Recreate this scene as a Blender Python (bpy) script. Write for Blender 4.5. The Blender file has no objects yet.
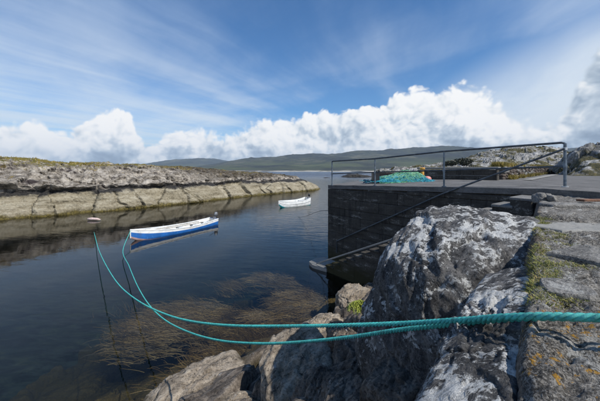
import bpy, bmesh, math, random
import numpy as np
from mathutils import Vector, Matrix
random.seed(7)
S = bpy.context.scene
COL = S.collection
H = 4.2                     # eye height above the water, metres
R = math.radians

# ------------------------------------------------------------------ camera, sky, sun, exposure
cam = bpy.data.cameras.new('camera'); co = bpy.data.objects.new('camera', cam); COL.objects.link(co)
co.location = (0, 0, H); co.rotation_euler = (R(90), 0, 0)
cam.sensor_width = 36; cam.lens = 17.0; cam.shift_y = -30.5/600
cam.clip_start = 0.05; cam.clip_end = 40000
S.camera = co
S.render.engine = 'CYCLES'
S.cycles.use_denoising = True
S.cycles.max_bounces = 8; S.cycles.transparent_max_bounces = 12
S.cycles.volume_bounces = 0; S.cycles.diffuse_bounces = 2
S.cycles.use_adaptive_sampling = True; S.cycles.adaptive_threshold = 0.02
S.view_settings.view_transform = 'Standard'; S.view_settings.look = 'None'
S.view_settings.exposure = 0.0; S.view_settings.gamma = 1.0
SUN_EL, SUN_AZ = R(48), math.atan2(0.80, -0.60)      # azimuth from +Y towards +X
SUN_DIR = Vector((math.sin(SUN_AZ)*math.cos(SUN_EL), math.cos(SUN_AZ)*math.cos(SUN_EL), math.sin(SUN_EL)))
sl = bpy.data.lights.new('sun', 'SUN'); sl.energy = 5.0; sl.angle = R(0.55); sl.color = (1, .95, .87)
so = bpy.data.objects.new('sun', sl); COL.objects.link(so); so.location = (30, 10, 40)
so.rotation_euler = (-SUN_DIR).to_track_quat('-Z', 'Y').to_euler()

class NT:
    """short-hand for building node trees"""
    def __init__(s, tree): s.t = tree; s.n = tree.nodes; s.l = tree.links
    def set(s, sock, v):
        if v is None: return
        if isinstance(v, bpy.types.NodeSocket): s.l.new(v, sock)
        else:
            if isinstance(v, (tuple, list)) and len(v) == 3 and sock.type == 'RGBA': v = (*v, 1)
            sock.default_value = v
    def node(s, typ, out=0, props=None, **ins):
        nd = s.n.new(typ)
        for k, v in (props or {}).items(): setattr(nd, k, v)
        for k, v in ins.items():
            k2 = int(k[1:]) if k[0] == 'i' and k[1:].isdigit() else k.replace('_', ' ')
            s.set(nd.inputs[k2], v)
        return nd.outputs[out]
    def m(s, op, a, b=None, c=None, clamp=False):
        nd = s.n.new('ShaderNodeMath'); nd.operation = op; nd.use_clamp = clamp
        for i, v in enumerate((a, b, c)):
            if v is not None: s.set(nd.inputs[i], v)
        return nd.outputs[0]
    def vm(s, op, a, b=None, out=0):
        nd = s.n.new('ShaderNodeVectorMath'); nd.operation = op
        s.set(nd.inputs[0], a)
        if b is not None: s.set(nd.inputs[1 if op != 'SCALE' else 3], b)
        return nd.outputs[out]
    def mix(s, f, a, b, mode='MIX'):
        nd = s.n.new('ShaderNodeMix'); nd.data_type = 'RGBA'; nd.blend_type = mode
        s.set(nd.inputs[0], f); s.set(nd.inputs[6], a); s.set(nd.inputs[7], b)
        return nd.outputs[2]
    def ss(s, v, lo, hi, a=0.0, b=1.0):
        nd = s.n.new('ShaderNodeMapRange'); nd.interpolation_type = 'SMOOTHSTEP'
        for i, x in enumerate((v, lo, hi, a, b)): s.set(nd.inputs[i], x)
        return nd.outputs[0]
    def noise(s, vec, scale, detail=4, rough=.55, dist=0.0, out=0, lac=2.0):
        nd = s.n.new('ShaderNodeTexNoise')
        s.set(nd.inputs['Vector'], vec); s.set(nd.inputs['Scale'], scale)
        nd.inputs['Detail'].default_value = detail; nd.inputs['Roughness'].default_value = rough
        nd.inputs['Distortion'].default_value = dist; nd.inputs['Lacunarity'].default_value = lac
        return nd.outputs[out]
    def vor(s, vec, scale, feature='F1', out=0, rnd=1.0, smooth=None):
        nd = s.n.new('ShaderNodeTexVoronoi'); nd.feature = feature
        s.set(nd.inputs['Vector'], vec); nd.inputs['Scale'].default_value = scale
        nd.inputs['Randomness'].default_value = rnd
        if smooth is not None and 'Smoothness' in nd.inputs: nd.inputs['Smoothness'].default_value = smooth
        return nd.outputs[out]
    def mapping(s, vec, loc=(0, 0, 0), rot=(0, 0, 0), scale=(1, 1, 1)):
        nd = s.n.new('ShaderNodeMapping'); s.set(nd.inputs[0], vec)
        nd.inputs[1].default_value = loc; nd.inputs[2].default_value = rot; nd.inputs[3].default_value = scale
        return nd.outputs[0]
    def sep(s, vec):
        nd = s.n.new('ShaderNodeSeparateXYZ'); s.set(nd.inputs[0], vec); return nd.outputs
    def comb(s, x, y, z):
        nd = s.n.new('ShaderNodeCombineXYZ')
        for i, v in enumerate((x, y, z)): s.set(nd.inputs[i], v)
        return nd.outputs[0]
    def curve(s, fac, pts):
        nd = s.n.new('ShaderNodeFloatCurve'); s.set(nd.inputs[1], fac)
        c = nd.mapping.curves[0]
        while len(c.points) < len(pts): c.points.new(0.5, 0.5)
        for p, (x, y) in zip(c.points, pts): p.location = (x, y); p.handle_type = 'AUTO_CLAMPED'
        nd.mapping.update(); return nd.outputs[0]
    def ramp(s, fac, stops):
        nd = s.n.new('ShaderNodeValToRGB'); s.set(nd.inputs[0], fac); e = nd.color_ramp.elements
        while len(e) < len(stops): e.new(0.5)
        for el, (p, c) in zip(e, stops):
            el.position = p; el.color = (*c, 1) if len(c) == 3 else c
        return nd.outputs[0]

def build_world():
    w = bpy.data.worlds.new('World'); S.world = w; w.use_nodes = True
    w.cycles.sampling_method = 'MANUAL'; w.cycles.sample_map_resolution = 512
    n = NT(w.node_tree); w.node_tree.nodes.clear()
    out = n.n.new('ShaderNodeOutputWorld'); bg = n.n.new('ShaderNodeBackground')
    sky = n.n.new('ShaderNodeTexSky'); sky.sky_type = 'NISHITA'; sky.sun_disc = False
    sky.sun_elevation = SUN_EL; sky.sun_rotation = SUN_AZ
    sky.air_density = 1.0; sky.dust_density = 0.6; sky.ozone_density = 2.5
    dirv = n.node('ShaderNodeTexCoord', 0)
    x, y, z = n.sep(dirv)
    hyp = n.m('SQRT', n.m('ADD', n.m('MULTIPLY', x, x), n.m('MULTIPLY', y, y)))
    t = n.m('DIVIDE', z, n.m('MAXIMUM', hyp, 1e-4))
    az = n.m('ARCTAN2', x, y)
    fac = n.m('ADD', n.m('DIVIDE', az, 2*math.pi), 0.5)
    def P(px, v): return (math.atan((px-300)/283.3)/(2*math.pi)+.5, v)
    # cumulus top line by bearing: (pixel column, pixel row of top)
    tops = [(-120, 118), (0, 121), (30, 119), (60, 125), (90, 116), (115, 105), (135, 116), (150, 138), (168, 126), (198, 126),
            (215, 136), (240, 126), (270, 121), (300, 116), (345, 107), (380, 104), (405, 95), (440, 89), (480, 91),
            (510, 104), (532, 118), (556, 116), (566, 96), (585, 66), (602, 46), (660, 40)]
    pts = [(0.0, .25), (.15, .3), (.22, .22)]
    for px, py in tops:
        a = math.atan((px-300)/283.3); pts.append(P(px, (170-py)/283.3*math.cos(a)))
    pts += [(.72, .3), (.85, .22), (1.0, .25)]
    env = n.curve(fac, [(p, v) for p, v in pts])
    # sky-plane projection for cirrus
    zz = n.m('MAXIMUM', z, 0.03)
    pl = n.comb(n.m('DIVIDE', x, zz), n.m('DIVIDE', y, zz), 0.0)
    warp = n.noise(pl, .35, 3, .5, out=1)
    plw = n.vm('ADD', pl, n.vm('SCALE', n.vm('SUBTRACT', warp, (.5, .5, .5)), 1.1))
    st = n.mapping(n.mapping(plw, rot=(0, 0, R(24))), scale=(.85, .13, 1), loc=(1.7, 3.1, 0))
    c1 = n.noise(st, 1.0, 6, .58)
    c2 = n.noise(n.mapping(n.mapping(plw, rot=(0, 0, R(-38))), scale=(.55, .16, 1), loc=(4.2, .6, 0)), 1.0, 6, .6)
    wide = n.noise(n.mapping(pl, loc=(.4, .3, 0)), .42, 2, .5)
    bias = n.curve(fac, [(0, .5), (.3, .5), P(-60, .66), P(60, .66), P(160, .62), P(250, .44), P(340, .30), P(430, .33), P(520, .56), P(600, .72), (.7, .6), (1, .5)])
    low = n.ss(t, .62, .18)                      # more veil low down, thinner overhead
    ci = n.m('ADD', n.m('ADD', n.m('MULTIPLY', n.m('SUBTRACT', c1, .5), 1.1), n.m('MULTIPLY', n.m('SUBTRACT', c2, .5), .75)),
             n.m('ADD', n.m('SUBTRACT', bias, .46), n.m('MULTIPLY', n.m('SUBTRACT', wide, .5), .5)))
    ci = n.m('ADD', ci, n.m('MULTIPLY', low, .14))
    rows = [(-200, .0), (200, .0), (300, .03), (380, .14), (440, .27), (500, .40), (560, .52), (600, .60), (700, .66)]
    env2 = n.curve(fac, [(0, .1), (.2, .0)] + [P(px, v*math.cos(math.atan((px-300)/283.3))) for px, v in rows] + [(.8, .4), (1, .1)])
    sheet = n.m('MULTIPLY', n.ss(n.m('SUBTRACT', env2, t), -.06, .14), n.ss(n.m('ADD', c1, n.m('MULTIPLY', wide, .5)), .40, .80, .68, 1.0))
    cim = n.m('MAXIMUM', n.ss(ci, -.12, .55, 0, .8), n.m('MULTIPLY', sheet, .97))
    cim = n.m('MULTIPLY', cim, n.ss(t, 1.15, .55))       # the veil thins out overhead
    blue = n.mix(1.0, n.vm('SCALE', sky.outputs[0], SKY), (.47, .83, 1.12), 'MULTIPLY')
    veil = n.mix(low, (.43, .57, .80), (.76, .84, .92))
    skyc = n.mix(cim, blue, veil)
    # cumulus: billows = stacked smooth cells and noise
    dd = n.vm('NORMALIZE', dirv)
    dw = n.vm('ADD', dd, n.vm('SCALE', n.vm('SUBTRACT', n.noise(dd, 9, 3, .5, out=1), (.5, .5, .5)), .07))
    def billow(v):
        s = None
        for sc, w in ((8, .50), (17, .30), (36, .17), (76, .09)):
            a = n.m('MULTIPLY', n.vor(v, sc, 'SMOOTH_F1' if sc < 10 else 'F1', smooth=.22), w); s = a if s is None else n.m('ADD', s, a)
        return n.m('SUBTRACT', .55, s)           # high inside a puff
    b0 = billow(dw)
    off = Vector((.62, -.25, .62)).normalized()*.018
    b1 = billow(n.vm('ADD', dw, tuple(off)))
    fb = n.noise(dw, 12, 7, .58)
    den = n.m('ADD', n.m('MULTIPLY', n.m('SUBTRACT', env, t), 15.0), n.m('ADD', n.m('MULTIPLY', b0, 1.9), n.m('MULTIPLY', n.m('SUBTRACT', fb, .5), 1.1)))
    den = n.m('SUBTRACT', den, .04)
    cm = n.ss(den, 0.0, n.curve(fac, [(0, .6), P(0, .28), P(230, .42), P(330, .24), P(520, .42), (.75, .6), (1, .6)]))
    relief = n.m('SUBTRACT', b0, b1)             # lit on the sun's side of each puff
    depth = n.m('DIVIDE', n.m('SUBTRACT', env, t), n.m('MAXIMUM', env, .04), clamp=False)
    lit = n.m('ADD', 1.0, n.m('ADD', n.m('MULTIPLY', relief, 1.9), n.m('MULTIPLY', n.m('SUBTRACT', fb, .5), .25)))
    lit = n.m('SUBTRACT', lit, n.m('MULTIPLY', n.ss(depth, .40, 1.0), .42))
    big = n.noise(n.mapping(dd, scale=(1, 1, 1.9), loc=(.3, .8, .2)), 5.5, 5, .6)
    lit = n.m('SUBTRACT', lit, n.m('MULTIPLY', n.m('MULTIPLY', n.ss(big, .42, .66), n.ss(depth, .05, .5)), .45))
    greyer = n.curve(fac, [(0, .1), P(-100, .04), P(60, .0), P(180, .0), P(260, .06), P(440, 0.0), P(520, .05), P(560, .30), P(600, .40), (.72, .1), (1, .1)])
    lit = n.m('SUBTRACT', lit, greyer)
    ccol = n.ramp(n.m('MULTIPLY', lit, 1.0, clamp=True), [(0.0, (.24, .31, .41)), (.3, (.38, .47, .58)), (.55, (.60, .68, .77)), (.78, (.88, .91, .94)), (1, (1.02, 1.02, 1.02))])
    full = n.mix(cm, skyc, ccol)
    # below the horizon: plain sea-grey
    full = n.mix(n.ss(t, -.02, 0.0), (.10, .15, .2), full)
    n.set(bg.inputs[0], full); bg.inputs[1].default_value = 1.0
    n.l.new(bg.outputs[0], out.inputs[0])
SKY = 0.122
build_world()
w_light = 1.0

# ------------------------------------------------------------------ numpy noise
def _h(ix, iy, iz, seed):
    h = (ix*374761393 + iy*668265263 + iz*1274126177 + seed*974634777) & 0xffffffff
    h = ((h ^ (h >> 13))*1274126177) & 0xffffffff
    return ((h ^ (h >> 16)) & 0xffff).astype(np.float32)/32767.5 - 1
def vnoise(p, seed=0):
    p = np.asarray(p, np.float64); i = np.floor(p).astype(np.int64); f = p - i
    u = f*f*f*(f*(f*6-15)+10); r = 0
    for dx in (0, 1):
        wx = u[:, 0] if dx else 1-u[:, 0]
        for dy in (0, 1):
            wy = u[:, 1] if dy else 1-u[:, 1]
            for dz in (0, 1):
                wz = u[:, 2] if dz else 1-u[:, 2]
                r = r + wx*wy*wz*_h(i[:, 0]+dx, i[:, 1]+dy, i[:, 2]+dz, seed)
    return r
def fbm(p, oc=5, gain=.5, seed=0, ridged=False):
    r = 0; a = 1; t = 0; q = np.asarray(p, np.float64)
    for k in range(oc):
        v = vnoise(q, seed+k*17)
        if ridged: v = 1-2*np.abs(v)
        r = r + a*v; t += a; a *= gain; q = q*2.03 + 11.7
    return r/t
def cells(p, seed=0):
    """F1, F2 and a random value of the nearest cell"""
    p = np.asarray(p, np.float64); i = np.floor(p).astype(np.int64)
    f1 = np.full(len(p), 9.); f2 = np.full(len(p), 9.); val = np.zeros(len(p))
    for dx in (-1, 0, 1):
        for dy in (-1, 0, 1):
            for dz in (-1, 0, 1):
                c = i + (dx, dy, dz)
                q = c + .5 + .45*np.stack([_h(c[:, 0], c[:, 1], c[:, 2], seed+s) for s in (1, 2, 3)], 1)
                d = np.sqrt(((p-q)**2).sum(1)); v = _h(c[:, 0], c[:, 1], c[:, 2], seed+9)
                nearer = d < f1
                f2 = np.where(nearer, f1, np.minimum(f2, d)); val = np.where(nearer, v, val); f1 = np.where(nearer, d, f1)
    return f1, f2, val
def sstep(x, a, b):
    t = np.clip((x-a)/(b-a), 0, 1); return t*t*(3-2*t)

# ------------------------------------------------------------------ objects
def tag(o, label=None, cat=None, group=None, kind=None):
    for k, v in (('label', label), ('category', cat), ('group', group), ('kind', kind)):
        if v: o[k] = v
    return o
def mesh_obj(name, verts, faces, mat=None, parent=None, smooth=False, origin=None, mats=None, fmat=None):
    """world-space verts; the object's origin goes to 'origin' or to the parent's origin"""
    verts = np.asarray(verts, float)
    if parent is not None: org = np.array(parent['_org'])
    elif origin is not None: org = np.array(origin, float)
    else: org = np.zeros(3)
    me = bpy.data.meshes.new(name)
    me.from_pydata((verts-org).tolist(), [], [tuple(int(i) for i in f) for f in faces])
    for mm in (mats or [mat]):
        if mm: me.materials.append(mm)
    if fmat is not None: me.polygons.foreach_set('material_index', np.asarray(fmat, np.int32))
    if smooth: me.polygons.foreach_set('use_smooth', np.ones(len(me.polygons), bool))
    me.update()
    o = bpy.data.objects.new(name, me); COL.objects.link(o)
    o['_org'] = [float(v) for v in org]
    if parent is not None: o.parent = parent
    else: o.location = org
    return o
def empty(name, loc, label, cat, group=None):
    o = bpy.data.objects.new(name, None); COL.objects.link(o); o.location = loc
    o['_org'] = [float(v) for v in loc]
    return tag(o, label, cat, group)
class MB:
    """collects simple solids into one mesh"""
    def __init__(s): s.v = []; s.f = []
    def add(s, v, f):
        b = len(s.v); s.v += [tuple(float(c) for c in p) for p in v]; s.f += [tuple(b+i for i in q) for q in f]; return s
    def box(s, c, size, ax=None, bev=0.0):
        """bevelled box; ax = 3 unit axes"""
        ax = ax or (Vector((1, 0, 0)), Vector((0, 1, 0)), Vector((0, 0, 1)))
        bm = bmesh.new(); bmesh.ops.create_cube(bm, size=1)
        for v in bm.verts: v.co = Vector((v.co.x*size[0], v.co.y*size[1], v.co.z*size[2]))
        if bev > 0: bmesh.ops.bevel(bm, geom=bm.edges[:], offset=bev, segments=1, affect='EDGES')
        bm.verts.index_update()
        vs = [Vector(c)+ax[0]*v.co.x+ax[1]*v.co.y+ax[2]*v.co.z for v in bm.verts]
        fs = [[v.index for v in f.verts] for f in bm.faces]; bm.free()
        return s.add(vs, fs)
    def tube(s, pts, r, sides=8, cap=True, closed=False):
        pts = [Vector(p) for p in pts]; n = len(pts); rs = r if isinstance(r, (list, tuple, np.ndarray)) else [r]*n
        up = None; rings = []
        for i, p in enumerate(pts):
            t = (pts[min(i+1, n-1)]-pts[max(i-1, 0)]).normalized()
            if up is None: up = Vector((0, 0, 1)) if abs(t.z) < .9 else Vector((1, 0, 0))
            a = t.cross(up).normalized(); up = a.cross(t).normalized()
            rings.append([p+(a*math.cos(2*math.pi*k/sides)+up*math.sin(2*math.pi*k/sides))*rs[i] for k in range(sides)])
        v = [q for rg in rings for q in rg]; f = []
        for i in range(n-1):
            for k in range(sides):
                k2 = (k+1) % sides; f.append((i*sides+k, i*sides+k2, (i+1)*sides+k2, (i+1)*sides+k))
        if cap: f += [tuple(range(sides))[::-1], tuple((n-1)*sides+k for k in range(sides))]
        return s.add(v, f)
    def prism(s, poly, z0, z1):
        """poly of (x,y), z0/z1 numbers or functions of x,y"""
        g0 = z0 if callable(z0) else (lambda x, y: z0); g1 = z1 if callable(z1) else (lambda x, y: z1)
        n = len(poly); v = [(x, y, g0(x, y)) for x, y in poly]+[(x, y, g1(x, y)) for x, y in poly]
        f = [tuple(range(n))[::-1], tuple(range(n, 2*n))]+[(i, (i+1) % n, n+(i+1) % n, n+i) for i in range(n)]
        return s.add(v, f)
    def build(s, name, mat, parent=None, smooth=False, origin=None):
        return mesh_obj(name, s.v, s.f, mat, parent, smooth, origin)
def grid_faces(nu, nv, wrap=False):
    i = np.arange(nu-1)[:, None]; j = np.arange(nv if wrap else nv-1)[None, :]; j2 = (j+1) % nv
    return np.stack(np.broadcast_arrays(i*nv+j, (i+1)*nv+j, (i+1)*nv+j2, i*nv+j2), -1).reshape(-1, 4)
def fast_grid(name, verts, faces, mat, smooth=True, parent=None, origin=None):
    verts = np.asarray(verts, np.float64); faces = np.asarray(faces, np.int32)
    org = np.array(parent['_org']) if parent is not None else np.array(origin if origin is not None else (0, 0, 0), float)
    me = bpy.data.meshes.new(name); nf, k = faces.shape
    me.vertices.add(len(verts)); me.vertices.foreach_set('co', (verts-org).ravel())
    me.loops.add(nf*k); me.loops.foreach_set('vertex_index', faces.ravel())
    me.polygons.add(nf); me.polygons.foreach_set('loop_start', np.arange(nf, dtype=np.int32)*k)
    me.polygons.foreach_set('use_smooth', np.full(nf, smooth))
    me.update(calc_edges=True); me.validate()
    me.materials.append(mat)
    o = bpy.data.objects.new(name, me); COL.objects.link(o); o['_org'] = [float(v) for v in org]
    if parent is not None: o.parent = parent
    else: o.location = org
    return o

# ------------------------------------------------------------------ materials
def newmat(name):
    m = bpy.data.materials.new(name); m.use_nodes = True; n = NT(m.node_tree)
    b = n.n['Principled BSDF']; return m, n, b
def bump(n, b, hgt, strength=.5, dist=.02, normal=None):
    nd = n.n.new('ShaderNodeBump'); nd.inputs['Strength'].default_value = strength; nd.inputs['Distance'].default_value = dist
    n.set(nd.inputs['Height'], hgt)
    if normal is not None: n.set(nd.inputs['Normal'], normal)
    n.l.new(nd.outputs[0], b.inputs['Normal']); return nd.outputs[0]
def plain(name, col, rough=.5, metal=0.0, var=.18, scale=6, bmp=.15, bd=.005, wear=None):
    m, n, b = newmat(name); pos = n.node('ShaderNodeNewGeometry', 0)
    nz = n.noise(pos, scale, 6, .6); dark = tuple(c*(1-var*1.6) for c in col); lite = tuple(min(1, c*(1+var)) for c in col)
    c = n.mix(n.ss(nz, .3, .7), dark, lite)
    if wear:
        w = n.ss(n.noise(pos, scale*2.7, 5, .65), .60, .70); c = n.mix(w, c, wear)
    if name in ('teal_rope', 'blue_paint', 'white_paint', 'galvanised_pipe'):     # grime and scuffs
        gm = n.ss(n.m('ADD', n.noise(pos, 1.7, 4, .6), n.m('MULTIPLY', n.m('SUBTRACT', n.noise(pos, 19, 5, .7), .5), .7)), .55, .72)
        c = n.mix(n.m('MULTIPLY', gm, .18 if name == 'teal_rope' else .38), c, (.10, .095, .075))
    n.set(b.inputs['Base Color'], c); b.inputs['Roughness'].default_value = rough; b.inputs['Metallic'].default_value = metal
    if bmp: bump(n, b, n.noise(pos, scale*9, 5, .6), bmp, bd)
    return m

def rock_mat(name, dark, mid, light, lichen=(.50, .50, .47), lichen_amt=.56, orange=0.62, scale=1.0, strike=R(-40), extra=None, bmpd=.045, zone=None, spots=.60, grit=0.0):
    m, n, b = newmat(name); pos = n.node('ShaderNodeNewGeometry', 0)
    nrm = n.node('ShaderNodeNewGeometry', 1)
    wv = n.vm('ADD', pos, n.vm('SCALE', n.vm('SUBTRACT', n.noise(pos, 2.2*scale, 4, .55, out=1), (.5, .5, .5)), .30/scale))
    # foliation: stretched along the strike, fine across it
    fol = n.mapping(n.mapping(wv, rot=(0, 0, strike)), scale=(1.0*scale, 7.5*scale, 4.0*scale))
    f1 = n.noise(fol, 1.0, 8, .66); f2 = n.noise(fol, 3.4, 5, .65)
    g = n.noise(wv, 3.2*scale, 10, .68); fine = n.noise(pos, 38*scale, 6, .75); speck = n.noise(pos, 170*scale, 2, .6)
    tone = n.m('ADD', n.m('MULTIPLY', f1, .40), n.m('ADD', n.m('MULTIPLY', g, .35), n.m('ADD', n.m('MULTIPLY', f2, .16), n.m('MULTIPLY', fine, .26))))
    c = n.ramp(tone, [(.47, dark), (.57, mid), (.68, light)])
    pits = n.ss(n.noise(n.vm('ADD', pos, (2, 5, 8)), 24*scale, 5, .7), .55, .66)
    c = n.mix(n.m('MULTIPLY', pits, .7), c, tuple(v*.4 for v in dark))
    if grit:                                     # small stones and crystals of their own tone
        ga = n.sep(n.vor(n.vm('ADD', pos, n.vm('SCALE', n.noise(pos, 60, 3, .6, out=1), .012)), 75*scale, 'F1', out=1))[0]; gb = n.sep(n.vor(pos, 170*scale, 'F1', out=1))[1]
        gc = n.ramp(n.m('ADD', n.m('MULTIPLY', ga, .55), n.m('MULTIPLY', gb, .45)), [(.25, tuple(v*.8 for v in dark)), (.5, mid), (.75, tuple(min(.6, v*1.15) for v in light))])
        c = n.mix(grit, c, gc)
    # pale crust lichen in patches with ragged rims, more on surfaces that face up
    up = n.sep(nrm)[2]
    la = n.noise(wv, 3.6*scale, 10, .70, .3)
    lm = n.m('ADD', la, n.m('ADD', n.m('MULTIPLY', up, .09), n.m('MULTIPLY', n.m('SUBTRACT', fine, .5), .26)))
    lm = n.m('ADD', lm, n.m('MULTIPLY', n.m('SUBTRACT', f1, .5), .34))
    lmask = n.ss(lm, lichen_amt, lichen_amt+.035)
    sm = n.m('ADD', n.noise(n.vm('ADD', wv, (4, 1, 6)), 11*scale, 6, .68), n.m('ADD', n.m('MULTIPLY', n.m('SUBTRACT', lm, lichen_amt), .35), n.m('MULTIPLY', up, .02)))
    lmask = n.m('MAXIMUM', lmask, n.m('MULTIPLY', n.ss(sm, spots, spots+.05), .8))
    lc = n.mix(n.ss(n.m('ADD', n.m('MULTIPLY', speck, .4), n.m('MULTIPLY', fine, .6)), .38, .60), tuple(v*.55 for v in lichen), lichen)
    c = n.mix(n.m('MULTIPLY', lmask, .92), c, lc)
    bl = n.ss(n.noise(n.vm('ADD', wv, (7, 3, 1)), 6.5*scale, 8, .72), .58, .64)
    c = n.mix(n.m('MULTIPLY', bl, .8), c, (.014, .014, .015))
    om = n.m('ADD', n.noise(n.vm('ADD', pos, (3, 9, 4)), 15*scale, 7, .7), n.m('MULTIPLY', n.m('SUBTRACT', fine, .5), .34))
    if zone is not None:                         # patch of ground where orange lichen really grows
        zx = n.vm('LENGTH', n.vm('SUBTRACT', pos, zone[0]), out=1)
        om = n.m('ADD', om, n.ss(zx, zone[1], zone[1]*.2, 0, zone[2]))
    omask = n.ss(om, orange, orange+.04)
    c = n.mix(n.m('MULTIPLY', omask, n.m('MULTIPLY', n.ss(up, .1, .5), .9)), c, n.mix(n.ss(speck, .35, .65), (.24, .11, .012), (.48, .27, .03)))
    if extra: c = extra(n, pos, up, c, wv, fine)
    n.set(b.inputs['Base Color'], c)
    n.set(b.inputs['Roughness'], n.ss(fine, .2, .8, .95, .75)); b.inputs['Specular IOR Level'].default_value = .25
    hg = n.m('ADD', n.m('MULTIPLY', f1, .9), n.m('ADD', n.m('MULTIPLY', f2, .5), n.m('ADD', n.m('MULTIPLY', g, .8), n.m('MULTIPLY', fine, .40))))
    hg = n.m('ADD', n.m('SUBTRACT', hg, n.m('MULTIPLY', pits, .10)), n.m('MULTIPLY', lmask, .05)); hg = n.m('ADD', hg, n.m('MULTIPLY', speck, .05))
    bump(n, b, hg, 1.0, bmpd/scale)
    return m

M = {}
M['boulder'] = rock_mat('lichen_rock', (.018, .018, .019), (.072, .070, .069), (.23, .223, .215), (.68, .68, .66), .590, .715, spots=.572, grit=.22)
M['ground_rock'] = rock_mat('ground_rock', (.018, .016, .014), (.12, .11, .096), (.38, .355, .315), (.46, .45, .42), .655, .72, scale=1.5, zone=((1.0, .95, 3.65), .9, .15), spots=.58, grit=.55)
def wet(n, pos, up, c, wv, fine):
    # tidal staining: dark weed-stained band close to the water
    z = n.sep(pos)[2]; k = n.m('ADD', z, n.m('MULTIPLY', n.m('SUBTRACT', n.noise(wv, 3, 5, .6), .5), .5))
    c = n.mix(n.ss(k, .32, .02), c, (.045, .036, .018))
    return n.mix(n.ss(z, .0, -.25), c, n.mix(n.ss(fine, .4, .6), (.05, .034, .012), (.16, .105, .035)))
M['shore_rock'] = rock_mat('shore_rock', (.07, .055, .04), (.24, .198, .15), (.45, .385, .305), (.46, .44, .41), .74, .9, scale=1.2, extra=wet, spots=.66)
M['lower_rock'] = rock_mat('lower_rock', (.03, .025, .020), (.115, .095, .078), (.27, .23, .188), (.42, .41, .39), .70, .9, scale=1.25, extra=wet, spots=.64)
M['black_rock'] = rock_mat('black_skerry', (.012, .011, .010), (.03, .027, .024), (.06, .055, .048), (.14, .13, .12), .72, .9, scale=.3)
M['slab_rock'] = rock_mat('slab_rock', (.05, .05, .05), (.20, .19, .175), (.38, .365, .335), (.46, .45, .42), .66, .74, scale=1.6, grit=.4)

def bank_mat():
    m, n, b = newmat('headland_rock'); pos = n.node('ShaderNodeNewGeometry', 0); nrm = n.node('ShaderNodeNewGeometry', 1)
    z = n.sep(pos)[2]; up = n.sep(nrm)[2]
    along = n.mapping(n.mapping(pos, rot=(0, 0, R(-52))), scale=(.5, .5, 2.2))
    wv = n.noise(pos, .35, 6, .62); f = n.noise(along, 1.1, 8, .65); fine = n.noise(pos, 5.5, 6, .7); g2 = n.noise(pos, 1.3, 8, .7)
    zz = n.m('ADD', z, n.m('ADD', n.m('MULTIPLY', n.m('SUBTRACT', wv, .5), 1.5), n.m('MULTIPLY', n.m('SUBTRACT', g2, .5), .9)))
    cream = n.ramp(n.m('ADD', n.m('MULTIPLY', f, .6), n.m('MULTIPLY', fine, .4)), [(.34, (.10, .082, .052)), (.48, (.26, .225, .155)), (.64, (.43, .39, .30))])
    upper = n.ramp(n.m('ADD', n.m('MULTIPLY', g2, .5), n.m('ADD', n.m('MULTIPLY', f, .3), n.m('MULTIPLY', fine, .25))), [(.39, (.034, .029, .024)), (.49, (.19, .165, .135)), (.60, (.50, .45, .385))])
    upper = n.mix(n.ss(n.noise(pos, .55, 7, .65), .56, .66), upper, (.045, .035, .035))
    dark = n.mix(n.ss(fine, .4, .7), (.018, .017, .017), (.06, .055, .05))
    c = n.mix(n.ss(zz, 1.75, 2.05), cream, dark)
    c = n.mix(n.ss(zz, 2.25, 2.65), c, upper)
    weed = n.ss(n.m('ADD', z, n.m('MULTIPLY', n.m('SUBTRACT', g2, .5), .9)), .42, .05)
    c = n.mix(weed, c, n.mix(n.ss(fine, .4, .6), (.05, .04, .012), (.14, .11, .03)))
    c = n.mix(n.ss(z, .02, -.12), c, (.022, .018, .008))
    gr = n.m('MULTIPLY', n.ss(n.m('ADD', up, n.m('MULTIPLY', n.m('SUBTRACT', g2, .5), 1.0)), .62, .85), n.ss(zz, 4.25, 4.95))
    c = n.mix(gr, c, n.ramp(n.noise(pos, 1.8, 6, .7), [(.35, (.05, .055, .015)), (.52, (.17, .14, .03)), (.68, (.30, .21, .05))]))
    hth = n.m('MULTIPLY', n.m('MULTIPLY', n.ss(n.sep(pos)[1], 37, 47), n.ss(zz, 2.7, 3.2)), n.ss(g2, .40, .50))
    c = n.mix(n.m('MULTIPLY', hth, .9), c, n.mix(n.ss(fine, .4, .62), (.022, .018, .012), (.10, .075, .04)))
    yl = n.m('MULTIPLY', n.ss(n.noise(n.vm('ADD', pos, (5, 5, 5)), .9, 7, .7), .60, .68), n.ss(z, 2.6, 3.4))
    c = n.mix(n.m('MULTIPLY', yl, .7), c, (.26, .19, .05))
    n.set(b.inputs['Base Color'], c); b.inputs['Roughness'].default_value = .9; b.inputs['Specular IOR Level'].default_value = .25
    bump(n, b, n.m('ADD', n.m('MULTIPLY', f, .6), n.m('ADD', g2, n.m('MULTIPLY', fine, .35))), .9, .30)
    return m
M['bank'] = bank_mat()
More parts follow.
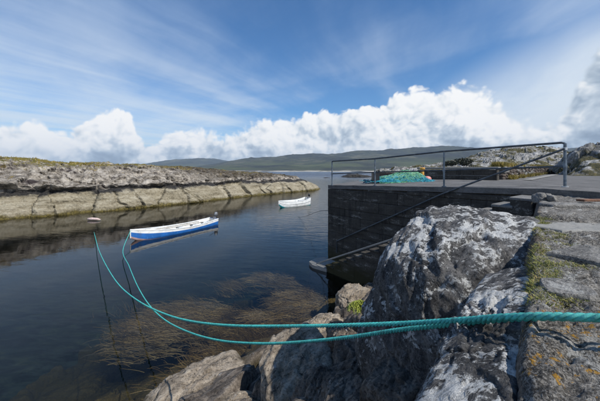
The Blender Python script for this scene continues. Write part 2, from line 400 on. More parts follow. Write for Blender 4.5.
def hill_mat():
    m, n, b = newmat('hill_cover'); pos = n.node('ShaderNodeNewGeometry', 0); z = n.sep(pos)[2]
    big = n.noise(n.mapping(pos, scale=(1, .5, 1)), .0042, 8, .72); mid = n.noise(pos, .02, 7, .7)
    c = n.ramp(n.m('ADD', n.m('MULTIPLY', big, .6), n.m('MULTIPLY', mid, .4)), [(.42, (.002, .004, .004)), (.48, (.008, .014, .010)), (.53, (.030, .036, .018)), (.60, (.10, .092, .058))])
    fld = n.vor(n.mapping(pos, rot=(0, 0, .5), scale=(1, .55, 1)), .011, 'F1', out=1)
    fc = n.mix(n.sep(fld)[0], (.022, .036, .010), (.065, .08, .028))
    fc = n.mix(n.ss(mid, .5, .62), fc, (.03, .035, .015))
    lowm = n.m('MULTIPLY', n.ss(z, 70, 18), n.ss(n.noise(pos, .003, 3, .5), .42, .56))
    c = n.mix(lowm, c, fc)
    c = n.mix(n.m('MULTIPLY', n.ss(z, 4.5, 1.0), n.ss(mid, .4, .55)), c, (.40, .37, .31))
    n.set(b.inputs['Base Color'], c); b.inputs['Roughness'].default_value = .95
    bump(n, b, mid, .6, 12); return m
M['hill'] = hill_mat()
def scrub_mat():
    m, n, b = newmat('rocky_hill_cover'); pos = n.node('ShaderNodeNewGeometry', 0); up = n.sep(n.node('ShaderNodeNewGeometry', 1))[2]
    a = n.noise(pos, .55, 8, .68); f = n.noise(pos, 3.0, 6, .7)
    rk = n.ramp(n.m('ADD', n.m('MULTIPLY', a, .6), n.m('MULTIPLY', f, .4)), [(.38, (.05, .05, .05)), (.5, (.24, .235, .225)), (.62, (.52, .51, .49))])
    gr = n.ramp(f, [(.35, (.025, .028, .012)), (.55, (.08, .07, .025)), (.7, (.16, .12, .05))])
    c = n.mix(n.ss(n.noise(n.vm('ADD', pos, (9, 2, 4)), .32, 8, .7), .47, .56), rk, gr)
    n.set(b.inputs['Base Color'], c); b.inputs['Roughness'].default_value = .95
    bump(n, b, n.m('ADD', a, n.m('MULTIPLY', f, .4)), .9, .5); return m
M['scrub'] = scrub_mat()
def quay_mat(name, lo, hi, stain=True):
    m, n, b = newmat(name); pos = n.node('ShaderNodeNewGeometry', 0); z = n.sep(pos)[2]
    info = n.node('ShaderNodeObjectInfo', 'Random' and 5)
    a = n.noise(n.mapping(pos, scale=(1, 1, 3.5)), 1.6, 8, .68); f = n.noise(pos, 22, 6, .7); st = n.noise(n.mapping(pos, scale=(3.5, 3.5, .5)), 1.2, 6, .65)
    c = n.ramp(n.m('ADD', n.m('MULTIPLY', a, .6), n.m('MULTIPLY', f, .4)), [(.34, lo), (.52, tuple((x+y)/2 for x, y in zip(lo, hi))), (.70, hi)])
    c = n.mix(n.m('MULTIPLY', n.m('SUBTRACT', info, .5), .5, clamp=True), c, (.03, .03, .03))
    if stain:
        c = n.mix(n.m('MULTIPLY', n.ss(st, .50, .66), .7), c, (.022, .021, .02))
        pale = n.ss(n.m('ADD', a, n.m('MULTIPLY', n.m('SUBTRACT', f, .5), .5)), .585, .665)
        c = n.mix(n.m('MULTIPLY', pale, .75), c, (.22, .215, .20))
        c = n.mix(n.ss(n.m('ADD', z, n.m('MULTIPLY', n.m('SUBTRACT', a, .5), 1.2)), .9, .25), c, (.035, .032, .014))
    n.set(b.inputs['Base Color'], c); b.inputs['Roughness'].default_value = .9; b.inputs['Specular IOR Level'].default_value = .25
    bump(n, b, n.m('ADD', a, n.m('MULTIPLY', f, .5)), .8, .04); return m
M['quay'] = quay_mat('quay_masonry', (.026, .023, .020), (.105, .096, .084))
M['deck'] = quay_mat('quay_concrete', (.06, .058, .056), (.23, .223, .215), False)
M['pale_concrete'] = quay_mat('pale_concrete', (.20, .195, .18), (.38, .37, .345), False)
M['step'] = quay_mat('step_stone', (.10, .10, .096), (.30, .29, .275), False)
def water_mat():
    m, n, b = newmat('harbour_water'); n.n.remove(b); out = n.n['Material Output']
    pos = n.node('ShaderNodeNewGeometry', 0)
    x, y, z = n.sep(pos)
    dist = n.vm('LENGTH', pos, out=1)
    # calm harbour in the lee of the headland, small wind ripples further out
    calm = n.noise(n.mapping(pos, scale=(1, .6, 1)), .16, 3, .5)
    rip1 = n.noise(n.mapping(n.mapping(pos, rot=(0, 0, R(12))), scale=(.55, 1.9, 1)), 1.5, 4, .5, .4)
    rip2 = n.noise(n.mapping(n.mapping(pos, rot=(0, 0, R(-16))), scale=(.8, 1.5, 1)), 5.0, 3, .5, .3)
    swell = n.noise(pos, .5, 2, .5)
    open_ = n.m('MULTIPLY', n.ss(n.m('ADD', x, n.m('MULTIPLY', y, .22)), -3.0, 8.0), n.ss(y, 7, 24))
    amp = n.m('ADD', .12, n.m('MULTIPLY', n.m('MAXIMUM', open_, n.ss(calm, .55, .7, 0, .3)), .8))
    hgt = n.m('ADD', n.m('MULTIPLY', n.m('ADD', n.m('MULTIPLY', rip1, 1.0), n.m('MULTIPLY', rip2, .22)), amp), n.m('MULTIPLY', swell, .25))
    far = n.ss(dist, 40, 260)
    hgt = n.m('ADD', hgt, n.m('MULTIPLY', n.noise(n.mapping(pos, scale=(.6, 1, 1)), .35, 5, .6), n.m('MULTIPLY', far, 26.0)))
    bp = n.n.new('ShaderNodeBump'); bp.inputs['Strength'].default_value = .55; bp.inputs['Distance'].default_value = .06
    n.set(bp.inputs['Height'], hgt)
    fr = n.n.new('ShaderNodeFresnel'); fr.inputs[0].default_value = 1.333; n.l.new(bp.outputs[0], fr.inputs[1])
    gl = n.n.new('ShaderNodeBsdfGlossy'); n.set(gl.inputs['Roughness'], n.m('ADD', .03, n.m('MULTIPLY', far, .30))); n.l.new(bp.outputs[0], gl.inputs['Normal'])
    tr = n.n.new('ShaderNodeBsdfTransparent'); tr.inputs[0].default_value = (.96, .98, .98, 1)
    mx = n.n.new('ShaderNodeMixShader'); n.l.new(fr.outputs[0], mx.inputs[0]); n.l.new(tr.outputs[0], mx.inputs[1]); n.l.new(gl.outputs[0], mx.inputs[2])
    n.l.new(mx.outputs[0], out.inputs[0])
    va = n.n.new('ShaderNodeVolumeAbsorption'); va.inputs[0].default_value = (.47, .55, .52, 1); va.inputs[1].default_value = .36
    n.l.new(va.outputs[0], out.inputs['Volume']); return m
M['water'] = water_mat()
def floor_mat():
    m, n, b = newmat('sea_bed'); pos = n.node('ShaderNodeNewGeometry', 0); z = n.sep(pos)[2]
    a = n.noise(n.mapping(pos, rot=(0, 0, .6), scale=(1, 2.6, 1)), .8, 7, .65, .6)
    c = n.ramp(a, [(.38, (.03, .04, .045)), (.52, (.12, .14, .14)), (.64, (.26, .24, .16))])
    n.set(b.inputs['Base Color'], c); b.inputs['Roughness'].default_value = 1; b.inputs['Specular IOR Level'].default_value = 0
    return m
M['bed'] = floor_mat()
def leaf_mat(name, cols, scale=30, trans=.3, rough=.6):
    m, n, b = newmat(name); pos = n.node('ShaderNodeNewGeometry', 0)
    rnd = n.node('ShaderNodeNewGeometry', 8)
    c = n.ramp(n.m('ADD', n.m('MULTIPLY', n.noise(pos, scale, 3, .6), .6), n.m('MULTIPLY', rnd, .4)), cols)
    n.set(b.inputs['Base Color'], c); b.inputs['Roughness'].default_value = rough
    return m
M['kelp'] = leaf_mat('brown_seaweed', [(.25, (.030, .017, .004)), (.5, (.115, .066, .015)), (.8, (.25, .155, .042))], 1.2)
M['wrack'] = leaf_mat('green_seaweed', [(.3, (.12, .15, .012)), (.7, (.30, .34, .04))], 9)
M['grass'] = leaf_mat('grass_blades', [(.25, (.04, .055, .012)), (.48, (.19, .21, .035)), (.62, (.32, .29, .07)), (.8, (.32, .19, .11))], 9)
M['drygrass'] = leaf_mat('dry_grass', [(.25, (.09, .08, .02)), (.5, (.25, .20, .04)), (.8, (.42, .30, .08))], .7)
M['shrub'] = leaf_mat('shrub_leaves', [(.3, (.010, .014, .008)), (.6, (.03, .038, .016)), (.8, (.06, .065, .03))], 1.5)
M['pipe'] = plain('galvanised_pipe', (.17, .21, .25), .45, .55, .25, 9, .1, .002, wear=(.30, .33, .35))
M['rail_dark'] = plain('weathered_rail', (.075, .09, .105), .5, .4, .25, 9, .1, .002, wear=(.16, .13, .10))
M['collar'] = plain('rail_fitting', (.55, .57, .58), .4, .5, .15, 12, .1, .002)
M['rope'] = plain('teal_rope', (.07, .50, .455), .6, 0, .22, 40, .9, .003, wear=(.20, .58, .52))
M['thin_line'] = plain('thin_line', (.05, .07, .07), .7, 0, .2, 10)
M['blue'] = plain('blue_paint', (.02, .13, .42), .32, 0, .12, 2.5, .04, .003, wear=(.05, .20, .55))
M['white'] = plain('white_paint', (.74, .75, .74), .4, 0, .08, 3, .04, .003, wear=(.52, .52, .49))
M['antifoul'] = plain('faded_bottom_paint', (.50, .33, .31), .6, 0, .2, 4, .1, .003, wear=(.30, .25, .20))
M['teal_paint'] = plain('teal_paint', (.02, .33, .36), .45, 0, .15, 4, .05)
M['black'] = plain('black_plastic', (.018, .019, .022), .38, 0, .2, 6)
M['grey'] = plain('grey_metal', (.22, .23, .24), .4, .5, .2, 8)
M['wood'] = plain('weathered_timber', (.27, .22, .16), .85, 0, .35, 5, .5, .01, wear=(.42, .36, .28))
M['orange'] = plain('orange_paint', (.55, .28, .05), .6, 0, .25, 8, .2, .004, wear=(.30, .14, .04))
M['rust'] = plain('rusty_timber', (.17, .085, .05), .9, 0, .4, 7, .5, .008, wear=(.30, .24, .20))
M['brown_wall'] = quay_mat('brown_wall', (.06, .048, .04), (.15, .12, .10), False)
M['net'] = leaf_mat('green_net', [(.25, (.08, .30, .17)), (.6, (.22, .48, .30)), (.85, (.40, .58, .40))], 3)
M['netblue'] = leaf_mat('blue_net', [(.25, (.01, .16, .24)), (.6, (.02, .32, .42)), (.85, (.10, .45, .50))], 3)
M['bluerope'] = plain('blue_rope', (.015, .07, .13), .6, 0, .3, 12)
M['float'] = plain('pink_float', (.62, .24, .20), .45, 0, .15, 6, .05, .003, wear=(.65, .45, .40))
M['palefloat'] = plain('pale_float', (.66, .50, .45), .5, 0, .15, 6)

# ------------------------------------------------------------------ places
WD = Vector((.614, -.789, 0))                      # along the quay wall, towards the near end
WN = Vector((-.789, -.614, 0))                     # out of the wall, towards the water
C0 = Vector((1.29, 13.0, 0))                       # outer corner of the quay
WL = 7.66                                          # length of the stepped wall
Q0 = C0 + WD*WL
def wall_pt(s, w=0.0, z=0.0): p = C0 + WD*s + WN*w; return Vector((p.x, p.y, z))
def deckz(x, y): return 3.77 - .0485*max(0.0, min(6.65-x, 6.5))
def stairz(s): return 3.77 - .52*(WL-s)            # slope of the stair beside the wall
def pix(px, py, D): return Vector(((px-300)/283.3*D, D, H-(py-170)/283.3*D))

# ------------------------------------------------------------------ water, bed, haze, hills
def big_sheet(name, z, mat, x0=-6400, x1=6400, y0=-400, y1=4900):
    return mesh_obj(name, [(x0, y0, z), (x1, y0, z), (x1, y1, z), (x0, y1, z)], [(0, 1, 2, 3)], mat)
def water():
    x0, x1, y0, y1, zb = -6400, 6400, -400, 4900, -4.7
    v = [(x0, y0, 0), (x1, y0, 0), (x1, y1, 0), (x0, y1, 0), (x0, y0, zb), (x1, y0, zb), (x1, y1, zb), (x0, y1, zb)]
    f = [(0, 1, 2, 3), (7, 6, 5, 4), (0, 4, 5, 1), (1, 5, 6, 2), (2, 6, 7, 3), (3, 7, 4, 0)]
    tag(mesh_obj('water', v, f, M['water']), kind='structure')
water()
tag(big_sheet('sea_floor', -4.5, M['bed'], -6450, 6450, -450, 4950), kind='structure')

def hills():
    def make(name, prof, D0, D1, D2, seed, nu=300, nv=80, rough=.34):
        px = np.array([p[0] for p in prof], float); py = np.array([p[1] for p in prof], float)
        u = np.linspace(px[0], px[-1], nu); top = np.interp(u, px, py)
        ridge = (170-top)/283.3*D1
        V = np.zeros((nu, nv, 3))
        for j in range(nv):
            t = j/(nv-1)
            if t < .72: D = D0+(D1-D0)*(t/.72); k = (t/.72)
            else: D = D1+(D2-D1)*((t-.72)/.28); k = 1-((t-.72)/.28)*.9
            h = np.maximum(ridge+H, 0)*(k**1.35)
            X = (u-300)/283.3*(D0*.35+D*.65)*D1/(D0*.35+D1*.65)
            V[:, j, 0] = X; V[:, j, 1] = D+vnoise(np.stack([u/18, u*0+t, u*0], 1), seed)*40*(1-t); V[:, j, 2] = h
        P = V.reshape(-1, 3); q = P*np.array([1/420., 1/420., 0])
        rel = fbm(q, 6, .55, seed, True)
        kk = np.clip(P[:, 2]/60, 0, 1)
        P[:, 2] = P[:, 2]*(1+rough*rel*(.4+.6*np.clip(1-P[:, 2]/160, 0, 1))) - 1.5*(P[:, 2] < 1) + 7*fbm(P/90, 5, .55, seed+5, True)*kk
        P[:, 2] = np.where(np.tile(np.arange(nv), nu) == 0, -3, P[:, 2])
        return tag(fast_grid(name, P, grid_faces(nu, nv), M['hill']), kind='structure')
    make('far_hills', [(-80, 168), (60, 169), (120, 167), (150, 163.5), (168, 160.5), (185, 158.5), (200, 157.5), (215, 158.5), (232, 161.5), (250, 163), (300, 166), (420, 168)], 1900, 3400, 4300, 3)
    make('near_hills', [(170, 170), (215, 165), (232, 161.5), (250, 159.5), (275, 158), (300, 156.5), (330, 155), (365, 152.5), (400, 151), (440, 148.5), (480, 149), (520, 151.5), (560, 151), (620, 149), (680, 152)], 640, 1900, 2700, 11)
hills()
def haze():
    m = bpy.data.materials.new('sea_haze'); m.use_nodes = True; n = NT(m.node_tree); n.n.remove(n.n['Principled BSDF'])
    v = n.n.new('ShaderNodeVolumePrincipled'); v.inputs['Color'].default_value = (.66, .82, 1.0, 1); v.inputs['Density'].default_value = .00013
    for k in ('Density Attribute', 'Color Attribute', 'Temperature Attribute'):
        if k in v.inputs: v.inputs[k].default_value = ''
    n.l.new(v.outputs[0], n.n['Material Output'].inputs['Volume'])
    o = MB().box((0, 2200, 147), (13000, 5600, 305)).build('haze', m, origin=(0, 0, 0)); tag(o, kind='stuff'); o.data.materials[0] = m
haze()

# ------------------------------------------------------------------ headland across the water
def headland():
    wl = np.array([(-75, -18), (-45, 6), (-25.2, 23.8), (-20, 28.3), (-14, 36), (-8.1, 45.7), (-1.5, 53.5), (2.6, 58), (4.6, 62), (3.5, 68), (-4, 74), (-14, 80)], float)
    htop = np.array([5.2, 5.2, 5.15, 5.0, 4.85, 4.2, 3.4, 2.6, 1.6, 1.1, 1.4, 1.5])
    depth = np.array([16, 14, 9, 9, 10, 9, 7, 5, 3.0, 3.5, 5, 5.])
    seg = np.r_[0, np.cumsum(np.linalg.norm(np.diff(wl, axis=0), axis=1))]
    nu, nv = 1000, 130
    a0, a1 = seg[1], seg[9]
    s = np.r_[np.linspace(0, a0, 60, endpoint=False), np.linspace(a0, a1, nu-100, endpoint=False), np.linspace(a1, seg[-1], 40)]
    from_s = lambda a: np.interp(s, seg, a)
    k = np.ones(25)/25
    smooth = lambda a: np.convolve(np.pad(a, 12, 'edge'), k, 'valid')
    W = np.stack([smooth(from_s(wl[:, 0])), smooth(from_s(wl[:, 1]))], 1)
    T = np.gradient(W, axis=0); T /= np.linalg.norm(T, axis=1)[:, None]
    N = np.stack([-T[:, 1], T[:, 0]], 1)          # inland (to the left of travel)
    ht = smooth(from_s(htop)); dp = smooth(from_s(depth))
    # profile: (inland fraction of depth, height fraction)
    pt = np.array([(-.22, -1.0), (0, 0.0), (.05, .18), (.10, .34), (.12, .40), (.17, .44), (.20, .52), (.34, .66), (.55, .86), (.75, .95), (1.0, 1.0), (1.8, 1.03), (3.6, .8)])
    tt = np.linspace(0, 1, nv)**1.25; q = np.linspace(0, 1, len(pt))
    pi = np.interp(tt, q, pt[:, 0]); pz = np.interp(tt, q, pt[:, 1])
    V = np.zeros((nu, nv, 3))
    V[:, :, :2] = W[:, None, :] + N[:, None, :]*(pi[None, :]*dp[:, None])[:, :, None]
    V[:, :, 2] = ht[:, None]*pz[None, :]
    P = V.reshape(-1, 3)
    sv = np.repeat(s, nv); zc = P[:, 2].copy(); htv = np.repeat(ht, nv)
    Nv = np.repeat(N, nv, axis=0)
    # vertical joints split the lower slabs; blocks above step in and out
    f1, f2, val = cells(np.stack([sv/3.0+.03*zc+.34*fbm(np.stack([zc/1.5, sv/4, zc*0], 1), 4, .5, 4), zc/9, zc*0+.5], 1), 21)
    g1, g2, gv = cells(np.stack([sv/1.3, zc/.75+sv*.05, P[:, 0]/3], 1), 31)
    crack = np.exp(-((f2-f1)/.05)**2); crack2 = np.exp(-((g2-g1)/.09)**2)
    lowm = sstep(zc, -.5, .3)*(1-sstep(zc, 1.9, 2.4)); upm = sstep(zc, 2.0, 2.6)
    big = fbm(P/3.5, 6, .55, 5, True); fin = fbm(P/.9, 4, .55, 8)
    disp = lowm*(.62*val-.40*crack*sstep(val, -.25, .35)+.38*big+.12*np.clip(fbm(np.stack([sv/6, zc/.45, zc*0], 1), 4, .55, 16), -1, 1)) + upm*(.22*gv-.12*crack2+.60*big+.16*fin) + .14*fin
    strat = fbm(np.stack([sv/5, zc/.42+.06*sv, P[:, 0]/9], 1), 4, .5, 44, True); lump = fbm(np.stack([sv/3.2, zc/1.4, zc*0], 1), 4, .5, 47)
    disp = disp + upm*(.34*strat+.60*lump-.40*crack*sstep(zc, 4.6, 3.4))
    notch = np.exp(-((zc-2.2)/.26)**2)*.20
    amp = np.clip(htv/4.0, .3, 1)
    P[:, :2] += -Nv*((disp-notch)*amp)[:, None]
    P[:, 2] += amp*(upm*(.10*gv-.06*crack2+.36*big+.10*fin+.10*strat) + .08*fin + .10*lowm*val + upm*.5*fbm(np.stack([sv/7, sv*0, sv*0], 1), 3, .5, 2))
    o = fast_grid('headland', P, grid_faces(nu, nv)[:, ::-1], M['bank'], False); tag(o, kind='structure')
    # dry grass along the top
    G = P.reshape(nu, nv, 3); rng = np.random.default_rng(3); vs = []; fs = []
    for _ in range(26000):
        i = rng.integers(40, nu-230); j = rng.integers(int(nv*.80), int(nv*.97)); p = G[i, j]
        if vnoise([[p[0]/2.2, p[1]/2.2, 1]], 3)[0]+.55*vnoise([[p[0]/.6, p[1]/.6, 2]], 3)[0] < .02: continue
        h = rng.uniform(.06, .20); a = rng.uniform(0, 6.28); wdt = .035; lean = rng.normal(0, .07, 2)
        b = len(vs); dx, dy = math.cos(a)*wdt, math.sin(a)*wdt
        vs += [(p[0]-dx, p[1]-dy, p[2]-.05), (p[0]+dx, p[1]+dy, p[2]-.05), (p[0]+lean[0], p[1]+lean[1], p[2]+h)]; fs.append((b, b+1, b+2))
    o = fast_grid('dry_grass', np.array(vs), np.array(fs), M['drygrass'], False); tag(o, kind='stuff')
headland()

# ------------------------------------------------------------------ near shore terrain
def ground_height(x, y):
    d = .716*x - .70*(y-7.2)
    zl = np.interp(d, [-14, -5, -2, -.6, 0, .7, 1.6, 2.6, 3.6, 4.6, 6, 12], [-4.4, -2.6, -1.1, -.4, 0.05, .35, .75, 1.2, 1.7, 2.1, 2.4, 2.6])
    e = (x-.6)*.76 - (y-.7)*.65
    k = sstep(e, -.36, -.03); z = zl*(1-k) + 3.60*k
    w = (11.41 - x - .7785*y)/1.267; s = ((x-C0.x)*WD.x + (y-C0.y)*WD.y)
    lim = 3.77-.52*(WL-s)-.45
    near = sstep(w, 1.75, 1.15)*(s < WL+.05); z = z*(1-near) + np.minimum(z, lim)*near
    return np.where(w < .2, np.minimum(z, 3.45), z)
def shore():
    global GXS, GYS, GZ
    def axis(a, b, f0, f1, c, f): return np.r_[np.arange(a, f0, c), np.arange(f0, f1, f), np.arange(f1, b, c)]
    GXS = axis(-9, 9.5, .25, 3.4, .05, .0105); GYS = axis(-1.5, 15.5, .45, 4.4, .05, .0115)
    nx, ny = len(GXS), len(GYS); X, Y = np.meshgrid(GXS, GYS, indexing='ij')
    x, y = X.ravel(), Y.ravel(); z = ground_height(x, y); e = (x-.6)*.76-(y-.7)*.65
    p = np.stack([x, y, z], 1); u = .65*x+.76*y; v = .76*x-.65*y      # along and across the strike
    low = 1-sstep(e, -.4, .0)
    f1, f2, cv = cells(np.stack([u/1.5+.2*fbm(p/.9, 3, .5, 1), v/.75+.2*fbm(p/.9, 3, .5, 2), x*0+.5], 1), 41); crack = np.exp(-((f2-f1)/.06)**2)
    h1, h2, hv = cells(np.stack([u/.42+.3*fbm(p/.3, 3, .5, 3), v/.22+.2*fbm(p/.2, 3, .5, 7), x*0+.5], 1), 51); crk2 = np.exp(-((h2-h1)/.10)**2)
    g1, g2, gv = cells(np.stack([x/.045, y/.045, x*0+.5], 1), 61)      # grit and small stones
    big = fbm(p/1.4, 5, .52, 12, True); fin = fbm(np.stack([u/.5, v/.12, z/.3], 1), 5, .55, 14); gr = fbm(p/.11, 4, .62, 19, True)
    gritty = sstep(fbm(p/.5, 4, .55, 23), -.25, .15)
    z = z + low*(.22*cv - .30*crack + .20*big + .035*hv) + (1-low)*(.012*cv-.018*crack+.009*hv-.010*crk2+.010*big+gritty*(.020*np.clip(.45-g1, 0, 1)*2+.008*gv)) + (.014*low+.006)*fin + (.016*low+.006)*gr
    P = np.stack([x, y, z], 1); fi = grid_faces(nx, ny)
    o = fast_grid('shore_ground', P, fi, M['lower_rock'], True); o.data.materials.append(M['ground_rock'])
    em = e[fi[:, 0]]+.12*fbm(P[fi[:, 0]]/.3, 3, .5, 4)
    o.data.polygons.foreach_set('material_index', (em > -.06).astype(np.int32)); tag(o, kind='structure')
    GZ = z.reshape(nx, ny)
shore()
def gz(x, y):
    i = min(len(GXS)-1, max(0, int(np.searchsorted(GXS, x)))); j = min(len(GYS)-1, max(0, int(np.searchsorted(GYS, y))))
    return float(GZ[i, j])

_ico = {}
def ico(sub):
    if sub not in _ico:
        bm = bmesh.new(); bmesh.ops.create_icosphere(bm, subdivisions=sub, radius=1)
        v = np.array([q.co[:] for q in bm.verts]); f = np.array([[q.index for q in a.verts] for a in bm.faces]); bm.free(); _ico[sub] = (v/np.linalg.norm(v, axis=1)[:, None], f)
    return _ico[sub]
def rock(name, c, planes, mat, label, cat='boulder', sub=6, amp=.10, seed=1, power=9, strata=.035, spacing=.16, group=None, snorm=(.83, -.55, .25), parent=None, fine=1.0):
    """a rock cut by planes (normal, distance), then broken up by joints, strata and noise"""
    d, f = ico(sub); r = 0
    for nn, dist in planes:
        nn = np.array(nn, float); nn /= np.linalg.norm(nn); r = r + (np.maximum(d@nn, 0)/dist)**power
    r = np.maximum(r, 1e-9)**(-1/power)
    p = d*r[:, None]; size = np.median(r); q = p+seed*7.3
    sn = np.array(snorm)/np.linalg.norm(snorm)
    disp = amp*size*(.8*fbm(q/(size*.9), 5, .55, seed, True)+.35*fbm(q/(size*.25), 4, .55, seed+3))
    ph = (p@sn)/spacing + 1.1*fbm(q/(size*.7), 4, .5, seed+7)
    saw = ph-np.floor(ph); disp = disp + strata*(np.minimum(saw*1.3, (1-saw)*5)-.5)*(.5+.5*fbm(q/(size*.6), 2, .5, seed+9))
    fo = np.stack([p@sn/.07, (p@np.array((.55, .83, 0)))/.4, p[:, 2]/.12], 1)
    disp = disp + fine*(.014*fbm(fo, 4, .6, seed+11)+.006*fbm(p/.05, 3, .6, seed+13))
    ua = np.stack([(q@sn)/(size*.38), (q@np.array((.55, .83, 0)))/(size*1.0), q[:, 2]/(size*.55)], 1)+.18*np.stack([fbm(q/(size*.3), 3, .5, seed+k) for k in (21, 22, 23)], 1)
    f1, f2, cv = cells(ua, seed+5); disp = disp + amp*size*.62*cv - amp*size*.35*np.exp(-((f2-f1)/.05)**2)
    f1, f2, cv = cells(ua*2.7+5, seed+6); disp = disp + amp*size*.28*cv - amp*size*.24*np.exp(-((f2-f1)/.07)**2)
    disp = disp + fine*.010*fbm(p/.13, 5, .6, seed+15, True)
    nr = d
    P = p + nr*disp[:, None] + np.array(c)
    o = fast_grid(name, P, f, mat, True, parent=parent, origin=None if parent else c)
    if not parent: tag(o, label, cat, group)
    return o
def ell(rx, ry, rz, rot=0, k=14, seed=0, jit=.25):
    """random cutting planes round an ellipsoid"""
    rng = np.random.default_rng(seed); out = []
    for i in range(k):
        n = rng.normal(size=3); n /= np.linalg.norm(n)
        a = n*np.array([1/rx, 1/ry, 1/rz]); dist = 1/np.linalg.norm(a)*0+np.linalg.norm(n*np.array([rx, ry, rz]))
        ca, sa = math.cos(rot), math.sin(rot)
        out.append(((n[0]*ca-n[1]*sa, n[0]*sa+n[1]*ca, n[2]), dist*(1+rng.uniform(-jit, jit*.3))))
    for n, r in (((1, 0, 0), rx), ((-1, 0, 0), rx), ((0, 1, 0), ry), ((0, -1, 0), ry), ((0, 0, 1), rz), ((0, 0, -1), rz)):
        ca, sa = math.cos(rot), math.sin(rot); out.append(((n[0]*ca-n[1]*sa, n[0]*sa+n[1]*ca, n[2]), r))
    return out
# the big lichen boulder in front of the quay
rock('lichen_boulder', (1.85, 3.22, 2.35),
     [((.03, -.15, 1), 1.25), ((-.5, -.1, .85), 1.22), ((-1, -.35, .22), .97), ((-.75, .65, .3), 1.05), ((.8, .1, .6), 1.75), ((.2, 1, .15), 1.08),
      ((-.45, -1, .25), 1.0), ((.2, -1, .75), 1.32), ((0, 0, -1), 1.6), ((1, -.3, 0), 1.2), ((-.9, -.1, -.5), 1.25)],
     M['boulder'], 'big white-crusted boulder standing in front of the quay stairs, the tallest rock', sub=7, amp=.034, seed=3, strata=.045, spacing=.2, power=10)
rock('lichen_ledge', (.97, 1.39, 3.15),
     [((.65, .76, 0), 1.0), ((-.65, -.76, .1), .95), ((-.34, .29, 1), .31), ((-.76, .65, .25), .24), ((.76, -.65, .2), .20), ((-.6, .5, -.6), .5), ((0, 0, -1), 1.1)],
     M['boulder'], 'dark layered ledge with white lichen, right below the thick teal rope', cat='rock ledge', sub=7, amp=.06, seed=9, strata=.035, spacing=.11, power=10)
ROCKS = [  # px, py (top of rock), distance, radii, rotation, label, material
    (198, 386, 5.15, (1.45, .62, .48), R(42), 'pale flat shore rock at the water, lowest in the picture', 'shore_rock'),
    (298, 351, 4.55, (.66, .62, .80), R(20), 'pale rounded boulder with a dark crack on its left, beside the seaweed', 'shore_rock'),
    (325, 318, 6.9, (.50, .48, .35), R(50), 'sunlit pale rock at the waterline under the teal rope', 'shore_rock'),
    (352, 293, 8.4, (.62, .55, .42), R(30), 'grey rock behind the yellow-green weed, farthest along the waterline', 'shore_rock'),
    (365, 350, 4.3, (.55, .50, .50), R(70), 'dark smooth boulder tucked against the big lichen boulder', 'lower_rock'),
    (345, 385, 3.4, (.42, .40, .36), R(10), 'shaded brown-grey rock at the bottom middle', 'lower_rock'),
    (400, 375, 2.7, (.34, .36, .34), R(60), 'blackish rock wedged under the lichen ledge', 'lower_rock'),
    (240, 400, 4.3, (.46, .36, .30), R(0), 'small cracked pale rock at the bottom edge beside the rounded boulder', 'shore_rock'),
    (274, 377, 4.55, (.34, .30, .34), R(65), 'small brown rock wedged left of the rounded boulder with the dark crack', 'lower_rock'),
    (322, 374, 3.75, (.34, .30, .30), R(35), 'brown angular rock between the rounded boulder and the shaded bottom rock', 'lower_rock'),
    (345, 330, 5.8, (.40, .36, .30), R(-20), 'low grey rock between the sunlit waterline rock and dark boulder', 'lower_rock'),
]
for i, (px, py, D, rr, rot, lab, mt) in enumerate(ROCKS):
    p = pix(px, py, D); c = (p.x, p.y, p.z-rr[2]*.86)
    rock('boulder', c, ell(*rr, rot, 12, 40+i, .22), M[mt], lab, sub=6, amp=.10, seed=20+i, strata=.018, spacing=.11, group='shore rocks below the quay')

